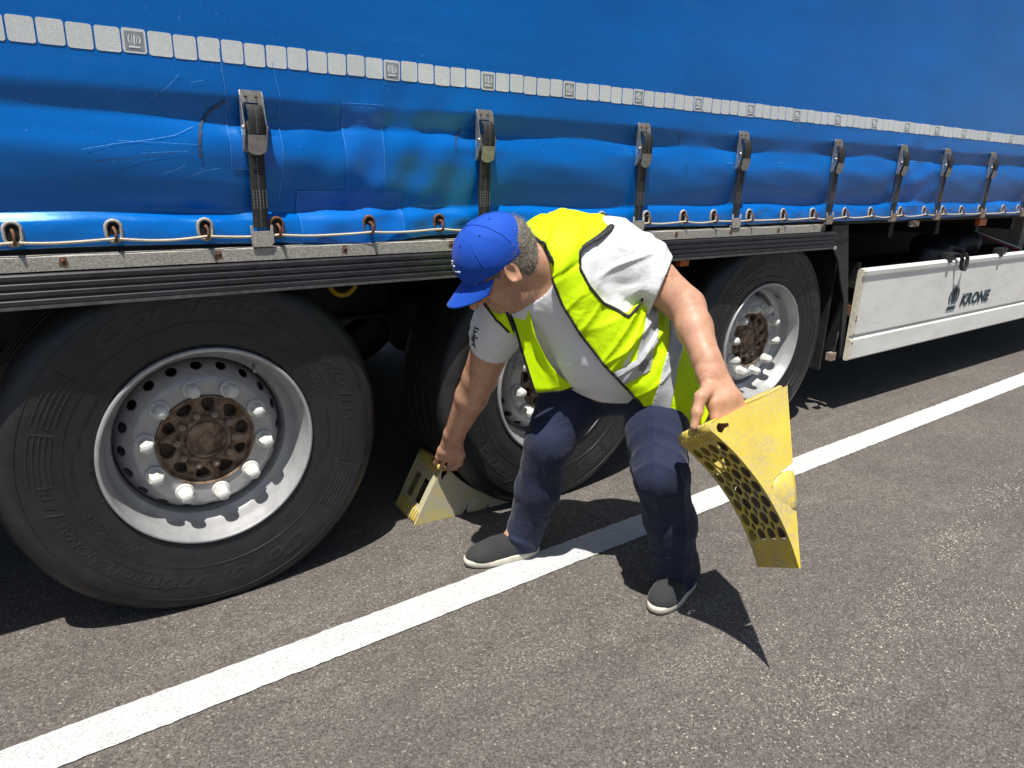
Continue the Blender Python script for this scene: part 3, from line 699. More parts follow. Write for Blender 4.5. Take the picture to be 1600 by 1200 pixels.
def hub_mesh():
    bm = bmesh.new()
    def addm(me): bm.from_mesh(me); bpy.data.meshes.remove(me)
    V, F = lathe([(.1400, .066), (.1385, .064), (.1345, .066), (.1335, .079)], 80); addm(mesh('t', V, F))
    V, F = lathe([(.1335, .079), (.131, .120), (.075, .120), (.070, .080)], 60); addm(mesh('t', V, F))
    # flange face with ten deep pockets between the webs
    holes = []
    for k in range(10):
        a = 2 * PI * (k + .5) / 10; pk = []
        for t in np.linspace(0, 2 * PI, 17)[:-1]:
            rr = .107 + (.0195 + .003 * math.sin(k * 2.1)) * math.cos(t); wd = (.0215 + .003 * math.sin(k * 3.7)) * math.sin(t) * (1 + .42 * math.cos(t) + .10 * math.sin(t * 2 + k)); aa = a + wd / rr; pk.append((rr * math.cos(aa), rr * math.sin(aa)))
        holes.append(pk)
    me = curve_mesh(oval(0, 0, .1338, .1338, 72), holes, .022)
    for v in me.vertices:
        r = math.hypot(v.co.x, v.co.y); v.co = Vector((v.co.x, .092 - v.co.z - (.004 if r < .08 else 0), v.co.y))
    addm(me)
    V, F = lathe([(.0745, .082), (.0725, .075), (.062, .073), (.057, .077), (.055, .070), (.047, .066), (.044, .070), (.024, .0715), (.021, .068), (.010, .067), (.0, .067)], 64); addm(mesh('t', V, F))
    bmesh.ops.remove_doubles(bm, verts=bm.verts, dist=1e-5); bmesh.ops.recalc_face_normals(bm, faces=bm.faces)
    return autosmooth(frombm('hub', bm), 35)
HUB = hub_mesh(); HUB.materials.append(MAT['rust_hub'])
def nut_mesh(tall=True):
    bm = bmesh.new()
    def ring(r, y, n, a0=0): return [bm.verts.new((r * math.cos(a0 + 2 * PI * k / n), y, r * math.sin(a0 + 2 * PI * k / n))) for k in range(n)]
    # washer skirt
    A = [ring(r, y, 24) for r, y in ((.0225, .0), (.0235, -.006), (.0215, -.010), (.0165, -.0115))]
    for a, b in zip(A[:-1], A[1:]):
        for k in range(24): bm.faces.new((a[k], a[(k + 1) % 24], b[(k + 1) % 24], b[k]))
    B = [ring(r, y, 6) for r, y in ((.0188, -.010), (.0185, -.036), (.0165, -.044), (.0120, -.050), (.0055, -.0525))]
    for a, b in zip(B[:-1], B[1:]):
        for k in range(6): bm.faces.new((a[k], a[(k + 1) % 6], b[(k + 1) % 6], b[k]))
    bm.faces.new(B[-1]); bmesh.ops.recalc_face_normals(bm, faces=bm.faces)
    bmesh.ops.bevel(bm, geom=[e for e in bm.edges if e.verts[0].co.y < -.012 and e.verts[1].co.y < -.012], offset=.0016, segments=2, affect='EDGES')
    return autosmooth(frombm('wheel_nut', bm), 28)
NUT = nut_mesh(); NUT.materials.append(MAT['nut_cap'])
bm = bmesh.new(); bmesh.ops.create_cone(bm, cap_ends=True, segments=6, radius1=.0085, radius2=.0078, depth=.014)
for v in bm.verts: v.co = Vector((v.co.x, -v.co.z, v.co.y))
bmesh.ops.create_uvsphere(bm, u_segments=8, v_segments=5, radius=.004, matrix=Matrix.Translation((0, -.007, 0)))
HB = frombm('hub_bolt', bm); HB.materials.append(MAT['rust_pale'])
def wheel(x, spin, lrot, far=False):
    wv = empty('wheel', trailer, (x, 0, HZ))
    link('tyre', TYRE, wv)
    sp = math.radians(spin)
    for nm, me in (('sidewall_lettering', LET), ('rim', RIM), ('hub', HUB)):
        o = link(nm, me, wv)
        if nm == 'sidewall_lettering': o['kind'] = 'stuff'
        o.rotation_euler = (0, -(math.radians(lrot) if nm == 'sidewall_lettering' else sp), 0)
    for k in range(10):
        a = 2 * PI * k / 10 + sp
        o = link('wheel_nut', NUT, wv); o.scale = (1.16, 1.06, 1.16); o.location = (.1675 * math.cos(a), .069, .1675 * math.sin(a)); o.rotation_euler = (random.uniform(-.05, .05), random.uniform(0, 1), random.uniform(-.05, .05))
        a += .1
        o = link('hub_bolt', HB, wv); o.scale = (1.25, 1.3, 1.25); o.location = (.0815 * math.cos(a), .071, .0815 * math.sin(a)); o.rotation_euler = (0, random.random(), 0)
    a = math.radians(55)
    tubeo('valve', [(.262 * math.cos(a), .06, .262 * math.sin(a)), (.255 * math.cos(a), .035, .255 * math.sin(a)), (.25 * math.cos(a), .02, .25 * math.sin(a))], .005, 'nut_steel', wv, 8)
    if far: wv.location = (x, 2.6, HZ); wv.rotation_euler = (0, 0, PI)
    return wv
for x, sp, lr in ((0, 27, 0), (1.31, 11, -35), (2.62, 66, 122)): wheel(x, sp, lr)
for x in (0, 1.31, 2.62): wheel(x, 40 + x * 30, 50 + x * 60, True)

# end plate of the mudguard, flap and the bracket in front of the last wheel
extro('mudguard_plate', [(3.060, 1.072), (3.206, 1.072), (3.331, .659), (3.385, .345), (3.345, .335), (3.285, .663), (3.22, .77), (3.165, .88), (3.09, .96), (3.060, 1.0)], .012, 'black_plastic', trailer, 'y', -.022, .003)
boxo('plate_bolt', (3.10, -.027, .955), (.018, .01, .018), 'galvanised', trailer, .003)
extro('mud_flap', [(.02, .27), (.48, .27), (.48, .98), (.02, .98)], .012, 'black_plastic', trailer, 'x', 3.22)
boxo('flap_bracket', (3.285, .0, .345), (.05, .035, .045), 'rust_pale', trailer, .004); boxo('flap_bracket', (3.37, -.005, .60), (.012, .04, .06), 'rust', trailer, .003)
tubeo('flap_edge', [(3.30, -.002, .36), (3.33, .0, .50), (3.345, .0, .60)], .006, 'black_paler', trailer, 6)

# white locker panel with pressed groove, rolled top edge and logo
px0, px1 = 3.360, 7.4
Pn = [(-.052, .322), (-.058, .330), (-.058, .436), (-.054, .4445), (-.042, .452), (-.042, .462), (-.056, .468), (-.057, .790), (-.066, .800), (-.068, .822), (-.060, .836), (-.046, .838), (-.036, .828), (-.034, .800), (-.034, .330), (-.040, .322)]
pan = extro('locker_panel', Pn, px1 - px0, 'locker_white', trailer, 'x', px0)
extro('end_trim', [(a * 1.0 + (.0015 if a > -.05 else -.0015), b) for a, b in Pn], .035, 'locker_edge', pan, 'x', px0 - .003)
for z in (.80, .57, .55, .47, .42): boxo('trim_screw', (px0 + .017, -.0605 if z > .45 else -.0615, z), (.008, .004, .008), 'rust', pan, .001)
lg = text_mesh('KRONE', .112, .003, .22, .0042, 1.05)
xs_ = [v.co.x for v in lg.vertices]; sc_x = .44 / (max(xs_) - min(xs_))
for v in lg.vertices: v.co = Vector((4.655 + v.co.x * sc_x, -.0585 - v.co.z, .523 + v.co.y * .92))
link('lettering', lg, pan, 'logo_navy')
V = []; F = []
for pl in crown_polys(.155):
    v, f = extr([(4.545 + a * .92 + b * .18, .583 + b) for a, b in pl], .003, 'y', -.0605); F += [tuple(t + len(V) for t in q_) for q_ in f]; V += v
link('crown_logo', recalc(mesh('crown_logo', V, F)), pan, 'logo_navy')
for x in (4.39, 5.14):
    lt = boxo('panel_latch', (x, -.045, .858), (.125, .045, .038), 'black_plastic', pan, .008)
    boxo('latch_tongue', (x - .04, -.055, .845), (.035, .05, .05), 'black_plastic', lt, .006)
P_ = [(4.42, -.055, .868), (4.45, -.085, .868), (4.463, -.092, .835), (4.468, -.092, .79), (4.49, -.093, .764), (4.525, -.093, .760), (4.55, -.090, .79), (4.558, -.085, .84), (4.552, -.06, .882)]
P2 = []
for a, b in zip(P_[:-1], P_[1:]):
    for t in range(4): P2.append(tuple(a[k] + (b[k] - a[k]) * t / 4 for k in range(3)))
V = []; F = []
for i, p_ in enumerate(P2):
    t = Vector(P2[min(i + 1, len(P2) - 1)]) - Vector(P2[max(i - 1, 0)]); nrm = Vector((0, 1, 0)); s_ = (nrm * .8 + Vector((.35, 0, 0))).normalized()
    V += [tuple(Vector(p_) - s_ * .015), tuple(Vector(p_) + s_ * .015)]
    if i: F.append((2 * i - 2, 2 * i - 1, 2 * i + 1, 2 * i))
ws = link('hanging_strap', mesh('hanging_strap', V, F), pan, 'webbing', True); md = ws.modifiers.new('thick', 'SOLIDIFY'); md.thickness = .003
# locker interior
boxo('locker_shelf', (5.4, .385, .735), (4.0, .836, .03), 'black_steel', trailer)
boxo('locker_back', (5.4, .82, .70), (4.0, .02, .70), 'black_steel', trailer)
boxo('locker_end', (3.43, .40, .60), (.02, .80, .52), 'black_steel', trailer)
boxo('locker_post', (6.35, .30, .92), (.10, .10, .34), 'galvanised', trailer, .004); boxo('locker_post', (6.85, .30, .92), (.10, .10, .34), 'galvanised', trailer, .004)
V, F = extr([(5.009, .902), (5.09, .902), (5.135, 1.018), (5.054, 1.018)], .004, 'y', .40)
boxo('placard_bracket', (5.09, .43, 1.04), (.10, .04, .10), 'black_steel', trailer)
pc = link('warning_placard', recalc(mesh('warning_placard', V, F)), trailer, 'placard_yellow')
V, F = extr([(5.062, .945), (5.075, .945), (5.072, .962), (5.086, .962), (5.070, 1.0), (5.072, .972), (5.060, .972)], .003, 'y', .3965); link('bolt_symbol', recalc(mesh('bolt_symbol', V, F)), pc, 'black_plastic')

# ------------------------------------------------------------------ implicit-surface toolkit for cloth and bodies
def vec(*a): return np.array(a, float)
def unit(v): v = np.asarray(v, float); return v / np.linalg.norm(v)
class Field:
    def __init__(s, lo, hi, h):
        s.lo = np.array(lo, float); s.h = h; s.n = np.ceil((np.array(hi) - s.lo) / h).astype(int) + 1
        s.ax = [(s.lo[i] + h * np.arange(s.n[i])).astype(np.float32) for i in range(3)]
        s.D = np.full(s.n, 1.0, np.float32)
    def sl(s, lo, hi):
        out = []
        for i in range(3):
            a = int(np.clip((lo[i] - s.lo[i]) / s.h - 1, 0, s.n[i])); b = int(np.clip((hi[i] - s.lo[i]) / s.h + 2, 0, s.n[i])); out.append(slice(a, b))
        return tuple(out)
    def pts(s, sl): return s.ax[0][sl[0]][:, None, None], s.ax[1][sl[1]][None, :, None], s.ax[2][sl[2]][None, None, :]
    def put(s, fn, lo, hi, k, op='add', pad=None):
        pad = (k + .02) if pad is None else pad
        sl = s.sl(np.asarray(lo) - pad, np.asarray(hi) + pad)
        if any(q_.stop <= q_.start for q_ in sl): return
        d = fn(*s.pts(sl)).astype(np.float32); A = s.D[sl]
        if op == 'add':
            if k <= 0: s.D[sl] = np.minimum(A, d)
            else: hh = np.maximum(k - np.abs(A - d), 0) / k; s.D[sl] = np.minimum(A, d) - hh * hh * k * .25
        else:
            d = -d; hh = np.maximum(k - np.abs(A - d), 0) / max(k, 1e-6); s.D[sl] = np.maximum(A, d) + hh * hh * k * .25
    def cap(s, a, b, ra, rb=None, k=.02, op='add'):
        a = np.asarray(a, float); b = np.asarray(b, float); rb = ra if rb is None else rb; ba = b - a; L2 = float(ba @ ba) or 1e-9; R_ = max(ra, rb)
        def fn(x, y, z):
            px, py_, pz = x - a[0], y - a[1], z - a[2]
            t = np.clip((px * ba[0] + py_ * ba[1] + pz * ba[2]) / L2, 0, 1)
            return np.sqrt((px - t * ba[0])**2 + (py_ - t * ba[1])**2 + (pz - t * ba[2])**2) - (ra + (rb - ra) * t)
        s.put(fn, np.minimum(a, b) - R_, np.maximum(a, b) + R_, k, op)
    def chain(s, pts, rs, k=.02):
        for i in range(len(pts) - 1): s.cap(pts[i], pts[i + 1], rs[i], rs[i + 1], k)
    def ell(s, c, axes, rad, k=.02, op='add'):
        c = np.asarray(c, float); A = [unit(a) for a in axes]; R_ = max(rad)
        def fn(x, y, z):
            px, py_, pz = x - c[0], y - c[1], z - c[2]; k0 = 0; k1 = 0
            for a, r in zip(A, rad): q_ = px * a[0] + py_ * a[1] + pz * a[2]; k0 = k0 + (q_ / r)**2; k1 = k1 + (q_ / r**2)**2
            k0 = np.sqrt(k0); return k0 * (k0 - 1) / (np.sqrt(k1) + 1e-6)
        s.put(fn, c - R_, c + R_, k, op)
    def full(s): return s.pts((slice(None),) * 3)
    def plane(s, p0, nrm, k=.0):
        """keep the side the normal points away from"""
        nrm = unit(nrm); x, y, z = s.full(); d = ((x - p0[0]) * nrm[0] + (y - p0[1]) * nrm[1] + (z - p0[2]) * nrm[2]).astype(np.float32); s.cut(d, k)
    def cut(s, d, k=0.0):
        if k <= 0: s.D = np.maximum(s.D, d)
        else: hh = np.maximum(k - np.abs(s.D - d), 0) / k; s.D = np.maximum(s.D, d) + hh * hh * k * .25
    def waves(s, comps, band=.03):
        """cloth folds: warped sine ridges added near the surface"""
        x, y, z = s.full(); o = 0
        for (amp, d, wl, ph, wd, wwl, mask) in comps:
            d = unit(d); t = x * d[0] + y * d[1] + z * d[2]; u_ = x * wd[0] + y * wd[1] + z * wd[2]
            f_ = np.sin(2 * PI * (t / wl + .35 * np.sin(2 * PI * u_ / wwl + ph * 1.7) + .14 * np.sin(2 * PI * (u_ * 2.3 + t * .9) / wwl + ph)) + ph)
            f_ = 1 - np.abs(f_) ** .8 * 1.6 if amp > 0 else f_
            o = o + abs(amp) * f_ * (1 if mask is None else mask(x, y, z))
        s.D = (s.D + o).astype(np.float32)
    def folds(s, amp, d, wl, stretch=4.0, seed=1, mask=None, sharp=1.6, warp=.3):
        """cloth folds: stretched value noise turned into ridges running across d"""
        d = unit(d); o_ = unit(np.cross(d, (.3, .5, .8))); q_ = np.cross(d, o_)
        x, y, z = s.full(); L = np.random.default_rng(seed).random((32, 32, 32)).astype(np.float32)
        a = (x * o_[0] + y * o_[1] + z * o_[2]) / (wl * stretch) + 9; b = (x * q_[0] + y * q_[1] + z * q_[2]) / (wl * stretch) + 9
        c = (x * d[0] + y * d[1] + z * d[2]) / wl + 9 + warp * np.sin(a * 3.1 + seed) + warp * .7 * np.sin(b * 2.3 + seed * 2)
        i = [np.floor(t).astype(np.int32) for t in (a, b, c)]; f = [t - k for t, k in zip((a, b, c), i)]; f = [t * t * (3 - 2 * t) for t in f]; v = 0
        for dx in (0, 1):
            for dy in (0, 1):
                for dz in (0, 1):
                    w_ = (f[0] if dx else 1 - f[0]) * (f[1] if dy else 1 - f[1]) * (f[2] if dz else 1 - f[2])
                    v = v + w_ * L[(i[0] + dx) & 31, (i[1] + dy) & 31, (i[2] + dz) & 31]
        r = (1 - np.abs(2 * v - 1)) ** sharp
        s.D = (s.D - amp * (r - .5) * (1 if mask is None else mask(x, y, z))).astype(np.float32)
    def mesh(s, name):
        D = s.D; S = D < 0; n = s.n
        cnt = np.zeros(n - 1, np.uint8)
        for dx in (0, 1):
            for dy in (0, 1):
                for dz in (0, 1): cnt += S[dx:n[0] - 1 + dx, dy:n[1] - 1 + dy, dz:n[2] - 1 + dz]
        idx = np.argwhere((cnt > 0) & (cnt < 8)); del cnt
        C8 = {}
        for dx in (0, 1):
            for dy in (0, 1):
                for dz in (0, 1): C8[dx, dy, dz] = D[idx[:, 0] + dx, idx[:, 1] + dy, idx[:, 2] + dz]
        acc = np.zeros((len(idx), 3)); num = np.zeros(len(idx))
        cs = list(C8)
        for i, a in enumerate(cs):
            for b in cs[i + 1:]:
                df = [abs(p - q_) for p, q_ in zip(a, b)]
                if sum(df) != 1: continue
                va, vb = C8[a], C8[b]; m_ = (va < 0) != (vb < 0); t = np.where(m_, va / np.where(m_, va - vb, 1), 0)
                pa = np.array(a, float); pb = np.array(b, float); acc += np.where(m_[:, None], pa + (pb - pa) * t[:, None], 0); num += m_
        P = s.lo + (idx + acc / num[:, None]) * s.h
        vid = np.full(n - 1, -1, np.int32); vid[idx[:, 0], idx[:, 1], idx[:, 2]] = np.arange(len(idx))
        F = []
        for ax in range(3):
            a_ = [slice(None)] * 3; b_ = [slice(None)] * 3; a_[ax] = slice(0, -1); b_[ax] = slice(1, None)
            e = np.argwhere(S[tuple(a_)] != S[tuple(b_)]); o1, o2 = [k for k in range(3) if k != ax]
            e = e[(e[:, o1] > 0) & (e[:, o2] > 0) & (e[:, o1] < n[o1] - 1) & (e[:, o2] < n[o2] - 1)]
            ins = S[e[:, 0], e[:, 1], e[:, 2]]
            q_ = []
            for d1, d2 in ((1, 1), (0, 1), (0, 0), (1, 0)):
                c_ = e.copy(); c_[:, o1] -= d1; c_[:, o2] -= d2; q_.append(vid[c_[:, 0], c_[:, 1], c_[:, 2]])
            q_ = np.stack(q_, 1); flip = ins if ax != 1 else ~ins
            q_[~flip] = q_[~flip][:, ::-1]; F.append(q_)
        F = np.concatenate(F); F = F[(F >= 0).all(1)]
        me = bpy.data.meshes.new(name); me.vertices.add(len(P)); me.vertices.foreach_set('co', P.ravel().astype(np.float32))
        me.loops.add(F.size); me.loops.foreach_set('vertex_index', F.ravel().astype(np.int32)); me.polygons.add(len(F)); me.polygons.foreach_set('loop_start', np.arange(0, F.size, 4, dtype=np.int32))
        me.polygons.foreach_set('use_smooth', np.ones(len(F), bool)); me.update(calc_edges=True); me.validate(); return me
def relax(me, it=2, f=.5):
    bm = bmesh.new(); bm.from_mesh(me)
    for _ in range(it): bmesh.ops.smooth_vert(bm, verts=bm.verts, factor=f, use_axis_x=True, use_axis_y=True, use_axis_z=True)
    bm.to_mesh(me); bm.free(); return me

# ------------------------------------------------------------------ wheel chocks
CL, CH, CW, CA = .46, .22, .20, .12                         # length, height, width, apex from heel
def chock_arc(n=28):
    """concave bed from the apex to the toe: circle of the tyre's radius"""
    p0 = np.array([CA + .012, CH - .004]); p1 = np.array([CL, .004]); mid = (p0 + p1) / 2; d = p1 - p0; L_ = np.linalg.norm(d); R_ = .56
    nn = np.array([-d[1], d[0]]) / L_
    if nn[1] < 0: nn = -nn
    c = mid + nn * math.sqrt(R_ * R_ - L_ * L_ / 4); a0 = math.atan2(*(p0 - c)[::-1]); a1 = math.atan2(*(p1 - c)[::-1])
    if a0 < 0: a0 += 2 * PI
    if a1 < 0: a1 += 2 * PI
    return [tuple(c + R_ * np.array([math.cos(a0 + (a1 - a0) * t / n), math.sin(a0 + (a1 - a0) * t / n)])) for t in range(n + 1)]
def build_chock(root):
    arc = chock_arc()
    bt = lambda s: None
    # side plates with the pressed notch in the base
    apex = [(CA - .016, CH - .016), (CA - .006, CH - .003), (CA + .004, CH)]
    base = [(CL, 0), (.322, 0), (.318, .010), (.308, .020), (.300, .038), (.284, .056), (.264, .063), (.246, .056), (.226, .034), (.204, .004), (.198, 0)]
    side = [(0, 0)] + apex + arc + base
    key = oval(CA + .004, CH - .028, .011, .011, 10)
    key = [p for p in key if not (p[0] < CA - .002 and p[1] < CH - .03)]
    slot = [(CA + .000, CH - .017), (CA + .012, CH - .020), (CA + .015, CH - .032), (CA + .002, CH - .040), (CA - .004, CH - .052), (CA - .012, CH - .050), (CA - .010, CH - .036), (CA - .010, CH - .022)]
    for y in (-.0015, -CW + .0015):
        me = curve_mesh(side, [slot], .003)
        for v in me.vertices: v.co = Vector((v.co.x, y + v.co.z, v.co.y))
        o = link('side_plate', recalc(me), root, 'chock_yellow')
        # half-cone gusset folded out of the notch
        sg = 1 if y > -.1 else -1; V = []; F = []; nu, nv = 10, 12
        for i in range(nu + 1):
            for j in range(nv + 1):
                u_ = i / nu; an = PI * j / nv
                w_ = math.sin(u_ * PI / 2) ** .8; xm = .268 + .002 * u_; rx = .049 * w_; z_ = .060 * math.cos(u_ * PI / 2) ** 1.1
                V.append((xm - rx * math.cos(an), y - sg * .001 + sg * .011 * math.sin(an) * w_ - sg * .003, z_))
        for i in range(nu):
            for j in range(nv): a = i * (nv + 1) + j; F.append((a, a + 1, a + nv + 2, a + nv + 1))
        g = link('gusset', recalc(mesh('gusset', V, F)), o, 'chock_yellow', True); md = g.modifiers.new('thick', 'SOLIDIFY'); md.thickness = .003
    # concave bed with rows of holes
    seg = [0]
    for a, b in zip(arc[:-1], arc[1:]): seg.append(seg[-1] + math.hypot(b[0] - a[0], b[1] - a[1]))
    LT = seg[-1]; holes = []
    rows = 7; pit = (LT * .76) / rows
    for r in range(rows):
        u0 = .030 + pit * (r + .5)
        for c_ in range(4): holes.append(oval(u0 + (c_ - 1.5) * .000, -.028 - c_ * .048, pit * .40, .0185, 16))
        if r < rows - 1:
            for c_ in range(3): holes.append(oval(u0 + pit * .5, -.052 - c_ * .048, pit * .27, .0085, 12))
    me = curve_mesh([(0, -.001), (LT, -.001), (LT, -CW + .001), (0, -CW + .001)], holes, .003)
    bm = bmesh.new(); bm.from_mesh(me)
    for k in range(1, 36): bmesh.ops.bisect_plane(bm, geom=bm.verts[:] + bm.edges[:] + bm.faces[:], plane_co=(LT * k / 36, 0, 0), plane_no=(1, 0, 0))
    ax_, az_ = [p[0] for p in arc], [p[1] for p in arc]
    for v in bm.verts:
        t = v.co.x; x = float(np.interp(t, seg, ax_)); z = float(np.interp(t, seg, az_)); x2 = float(np.interp(t + .004, seg, ax_)); x1 = float(np.interp(t - .004, seg, ax_)); z2 = float(np.interp(t + .004, seg, az_)); z1 = float(np.interp(t - .004, seg, az_))
        L_ = math.hypot(x2 - x1, z2 - z1) or 1; nx_, nz_ = -(z2 - z1) / L_, (x2 - x1) / L_
        v.co = Vector((x + nx_ * (v.co.z - .002), v.co.y, z + nz_ * (v.co.z - .002)))
    bm.to_mesh(me); bm.free(); link('tyre_bed', autosmooth(me, 40), root, 'chock_yellow')
    # sloping back with two long windows, ribs at the foot
    LB = math.hypot(CA - .010, CH - .012)
    win = [[(LB * .30, y0), (LB * .72, y0), (LB * .72, y0 - .040), (LB * .30, y0 - .040)] for y0 in (-.042, -.118)]
    me = curve_mesh([(0, -.001), (LB, -.001), (LB, -CW + .001), (0, -CW + .001)], win, .003)
    ux, uz = (CA - .010) / LB, (CH - .012) / LB
    for v in me.vertices: v.co = Vector((v.co.x * ux - uz * (v.co.z - .0025), v.co.y, v.co.x * uz + ux * (v.co.z - .0025)))
    bk = link('back_plate', recalc(me), root, 'chock_yellow')
    for k in range(10):
        y = -.018 - k * .018
        V, F = tube([(.001, y, .006), (.012 * ux / uz * 1.2 - .004, y, .014), (.045 * ux - .005 * uz, y, .045 * uz), (.060 * ux, y, .060 * uz)], [.005, .0065, .005, .002], 8)
        link('rib', mesh('rib', V, F), bk, 'chock_yellow', True)
    for k in range(8):
        y = -.030 - k * .020
        V, F = tube([(CA - .026, y, CH - .032), (CA - .010, y, CH - .004), (CA + .010, y, CH - .003), (CA + .026, y, CH - .022)], [.003, .005, .005, .003], 8)
        link('rib', mesh('rib', V, F), bk, 'chock_yellow', True)
    V, F = extr([(CA - .02, .105), (CA - .017, .107), (.385, .004), (.380, .004)], CW - .008, 'y', -CW + .004); link('hole_blocker', recalc(mesh('hole_blocker', V, F)), root, 'chock_inner')  # added dark plate, blocks the view through the bed so its holes look dark
    # rolled apex joining the plates, with a slit in the middle
    for y0, y1 in ((-.001, -.092), (-.108, -CW + .001)):
        th = [(CA - .016, CH - .0145), (CA - .008, CH - .004), (CA + .004, CH - .001), (CA + .014, CH - .008)]
        V = []; F = []
        for y in (y0, y1):
            for a, b in th: V.append((a, y, b))
        for k in range(3): F.append((k, k + 1, k + 5, k + 4))
        a_ = link('apex_fold', mesh('apex_fold', V, F), root, 'chock_yellow', True); md = a_.modifiers.new('thick', 'SOLIDIFY'); md.thickness = .003
held = thing('wheel_chock', "yellow perforated wheel chock hanging from the man's left hand", 'wheel chock', (0, 0, 0), 'yellow wheel chocks')
build_chock(held)
ground_chock = dup(held)
for ch in ground_chock.children:
    for c2 in [ch] + [g for g in ch.children if g.name.startswith('gusset')]:
        if c2.name.startswith(('side_plate', 'back_plate', 'gusset')): c2.material_slots[0].link = 'OBJECT'; c2.material_slots[0].material = MAT['chock_scuffed']
ground_chock['label'] = 'grey-scuffed yellow wheel chock on the asphalt against the tyre'
A_ = [vec(-0.298, -0.420, -0.857), vec(-0.361, -0.781, 0.509), vec(-0.883, 0.462, 0.081)]
Rm = Matrix(((-.298, -.361, -.883), (-.420, -.781, .462), (-.857, .509, .081))).to_quaternion().to_matrix()
held.matrix_world = Matrix.Translation((1.1876, -1.0532, .7924)) @ Rm.to_4x4()
ground_chock.matrix_world = Matrix.Translation((.722, .288, .001)) @ Matrix.Rotation(math.radians(-4.5), 4, 'Z')

# ------------------------------------------------------------------ the man
J = dict(P=vec(1.20, -.45, .70), hipR=vec(1.13, -.355, .67), hipL=vec(1.235, -.545, .655), knR=vec(.935, -.40, .465), anR=vec(.918, -.288, .09), knL=vec(1.07, -.765, .455), anL=vec(1.195, -.742, .09),
         S=vec(1.09, -.435, .84), Ch=vec(.990, -.42, .965), shL=vec(1.082, -.53, 1.074), shR=vec(.805, -.32, .899), Nk=vec(.900, -.42, 1.072), H=vec(.728, -.385, 1.044),
         elL=vec(1.172, -.708, .940), wrL=vec(1.118, -.862, .792), elR=vec(.818, -.17, .638), wrR=vec(.816, -.012, .385))
HS = 1.04
def hs(*r): return tuple(q_ * HS for q_ in r)
cr, cu_, cw = vec(*_R), vec(*_U), vec(*_W)
fH = unit(-.69 * cr - .67 * cu_ + .06 * cw); uH = -.60 * cr + .62 * cu_ - .50 * cw; uH = unit(uH - fH * (uH @ fH)); lH = np.cross(uH, fH)
aT = unit(J['Nk'] - J['P']); lT = J['shL'] - J['shR']; lT = unit(lT - aT * (lT @ aT)); fT = np.cross(lT, aT)
def hd(x, y, z): return J['H'] + (lH * x + fH * y + uH * z) * HS
def tor(u_, f_, v_): return J['P'] + lT * u_ + fT * f_ + aT * v_

def torso_field(F, off=0.0, k=.07):
    F.ell(J['P'] + fT * .01, (lT, fT, aT), (.185 + off, .145 + off, .15 + off), k)
    F.ell(J['S'] + fT * .055 - aT * .03, (lT, fT, aT), (.185 + off, .165 + off, .20 + off), k)       # belly
    F.ell(J['Ch'] + fT * .015, (lT, fT, aT), (.185 + off, .135 + off, .19 + off), k)
    F.ell(J['Ch'] - fT * .055 + aT * .05, (lT, fT, aT), (.160 + off, .092 + off, .160 + off), k)      # rounded upper back
    F.cap(J['shR'] + lT * .02, J['shL'] - lT * .03, .072 + off, .074 + off, k)
    F.cap(J['Nk'] - aT * .03, J['Nk'] + unit(J['H'] - J['Nk']) * .03, .085 + off, .065 + off, .05)

def fingers(F, wr, palm, across, toward, nrm, spec, thumb, k=.003, s=1.0):
    """palm block plus five separate finger chains; across runs from little finger to index, toward along the fingers, nrm off the back of the hand"""
    pw = .040 * s
    for t in (-1, -.33, .33, 1):
        F.chain([wr + across * t * .017 * s, palm + across * t * pw * .62 + toward * .012 * s], [.0165 * s, .0135 * s], .018)
        F.chain([palm + across * t * pw * .62 + toward * .012 * s, palm + across * t * pw * .8 + toward * .042 * s + nrm * .002], [.014 * s, .0118 * s], .016)
    for i, (t, L, bends) in enumerate(spec):
        p = palm + across * t * pw + toward * .040 * s; d = toward + across * t * .12; d = unit(d); nn = nrm; r = (.0090 - .0006 * (i == 3)) * s
        for L_, b in zip((.45, .30, .25), bends):
            ang = math.radians(b); d2 = unit(d * math.cos(ang) - nn * math.sin(ang)); nn = unit(nn * math.cos(ang) + d * math.sin(ang)); d = d2
            q_ = p + d * L * L_ * s; F.cap(p, q_, r, r * .93, k); p = q_; r *= .92
    F.chain([np.asarray(t_) for t_ in thumb], [.016 * s, .0125 * s, .0105 * s, .0085 * s][:len(thumb)], .010)

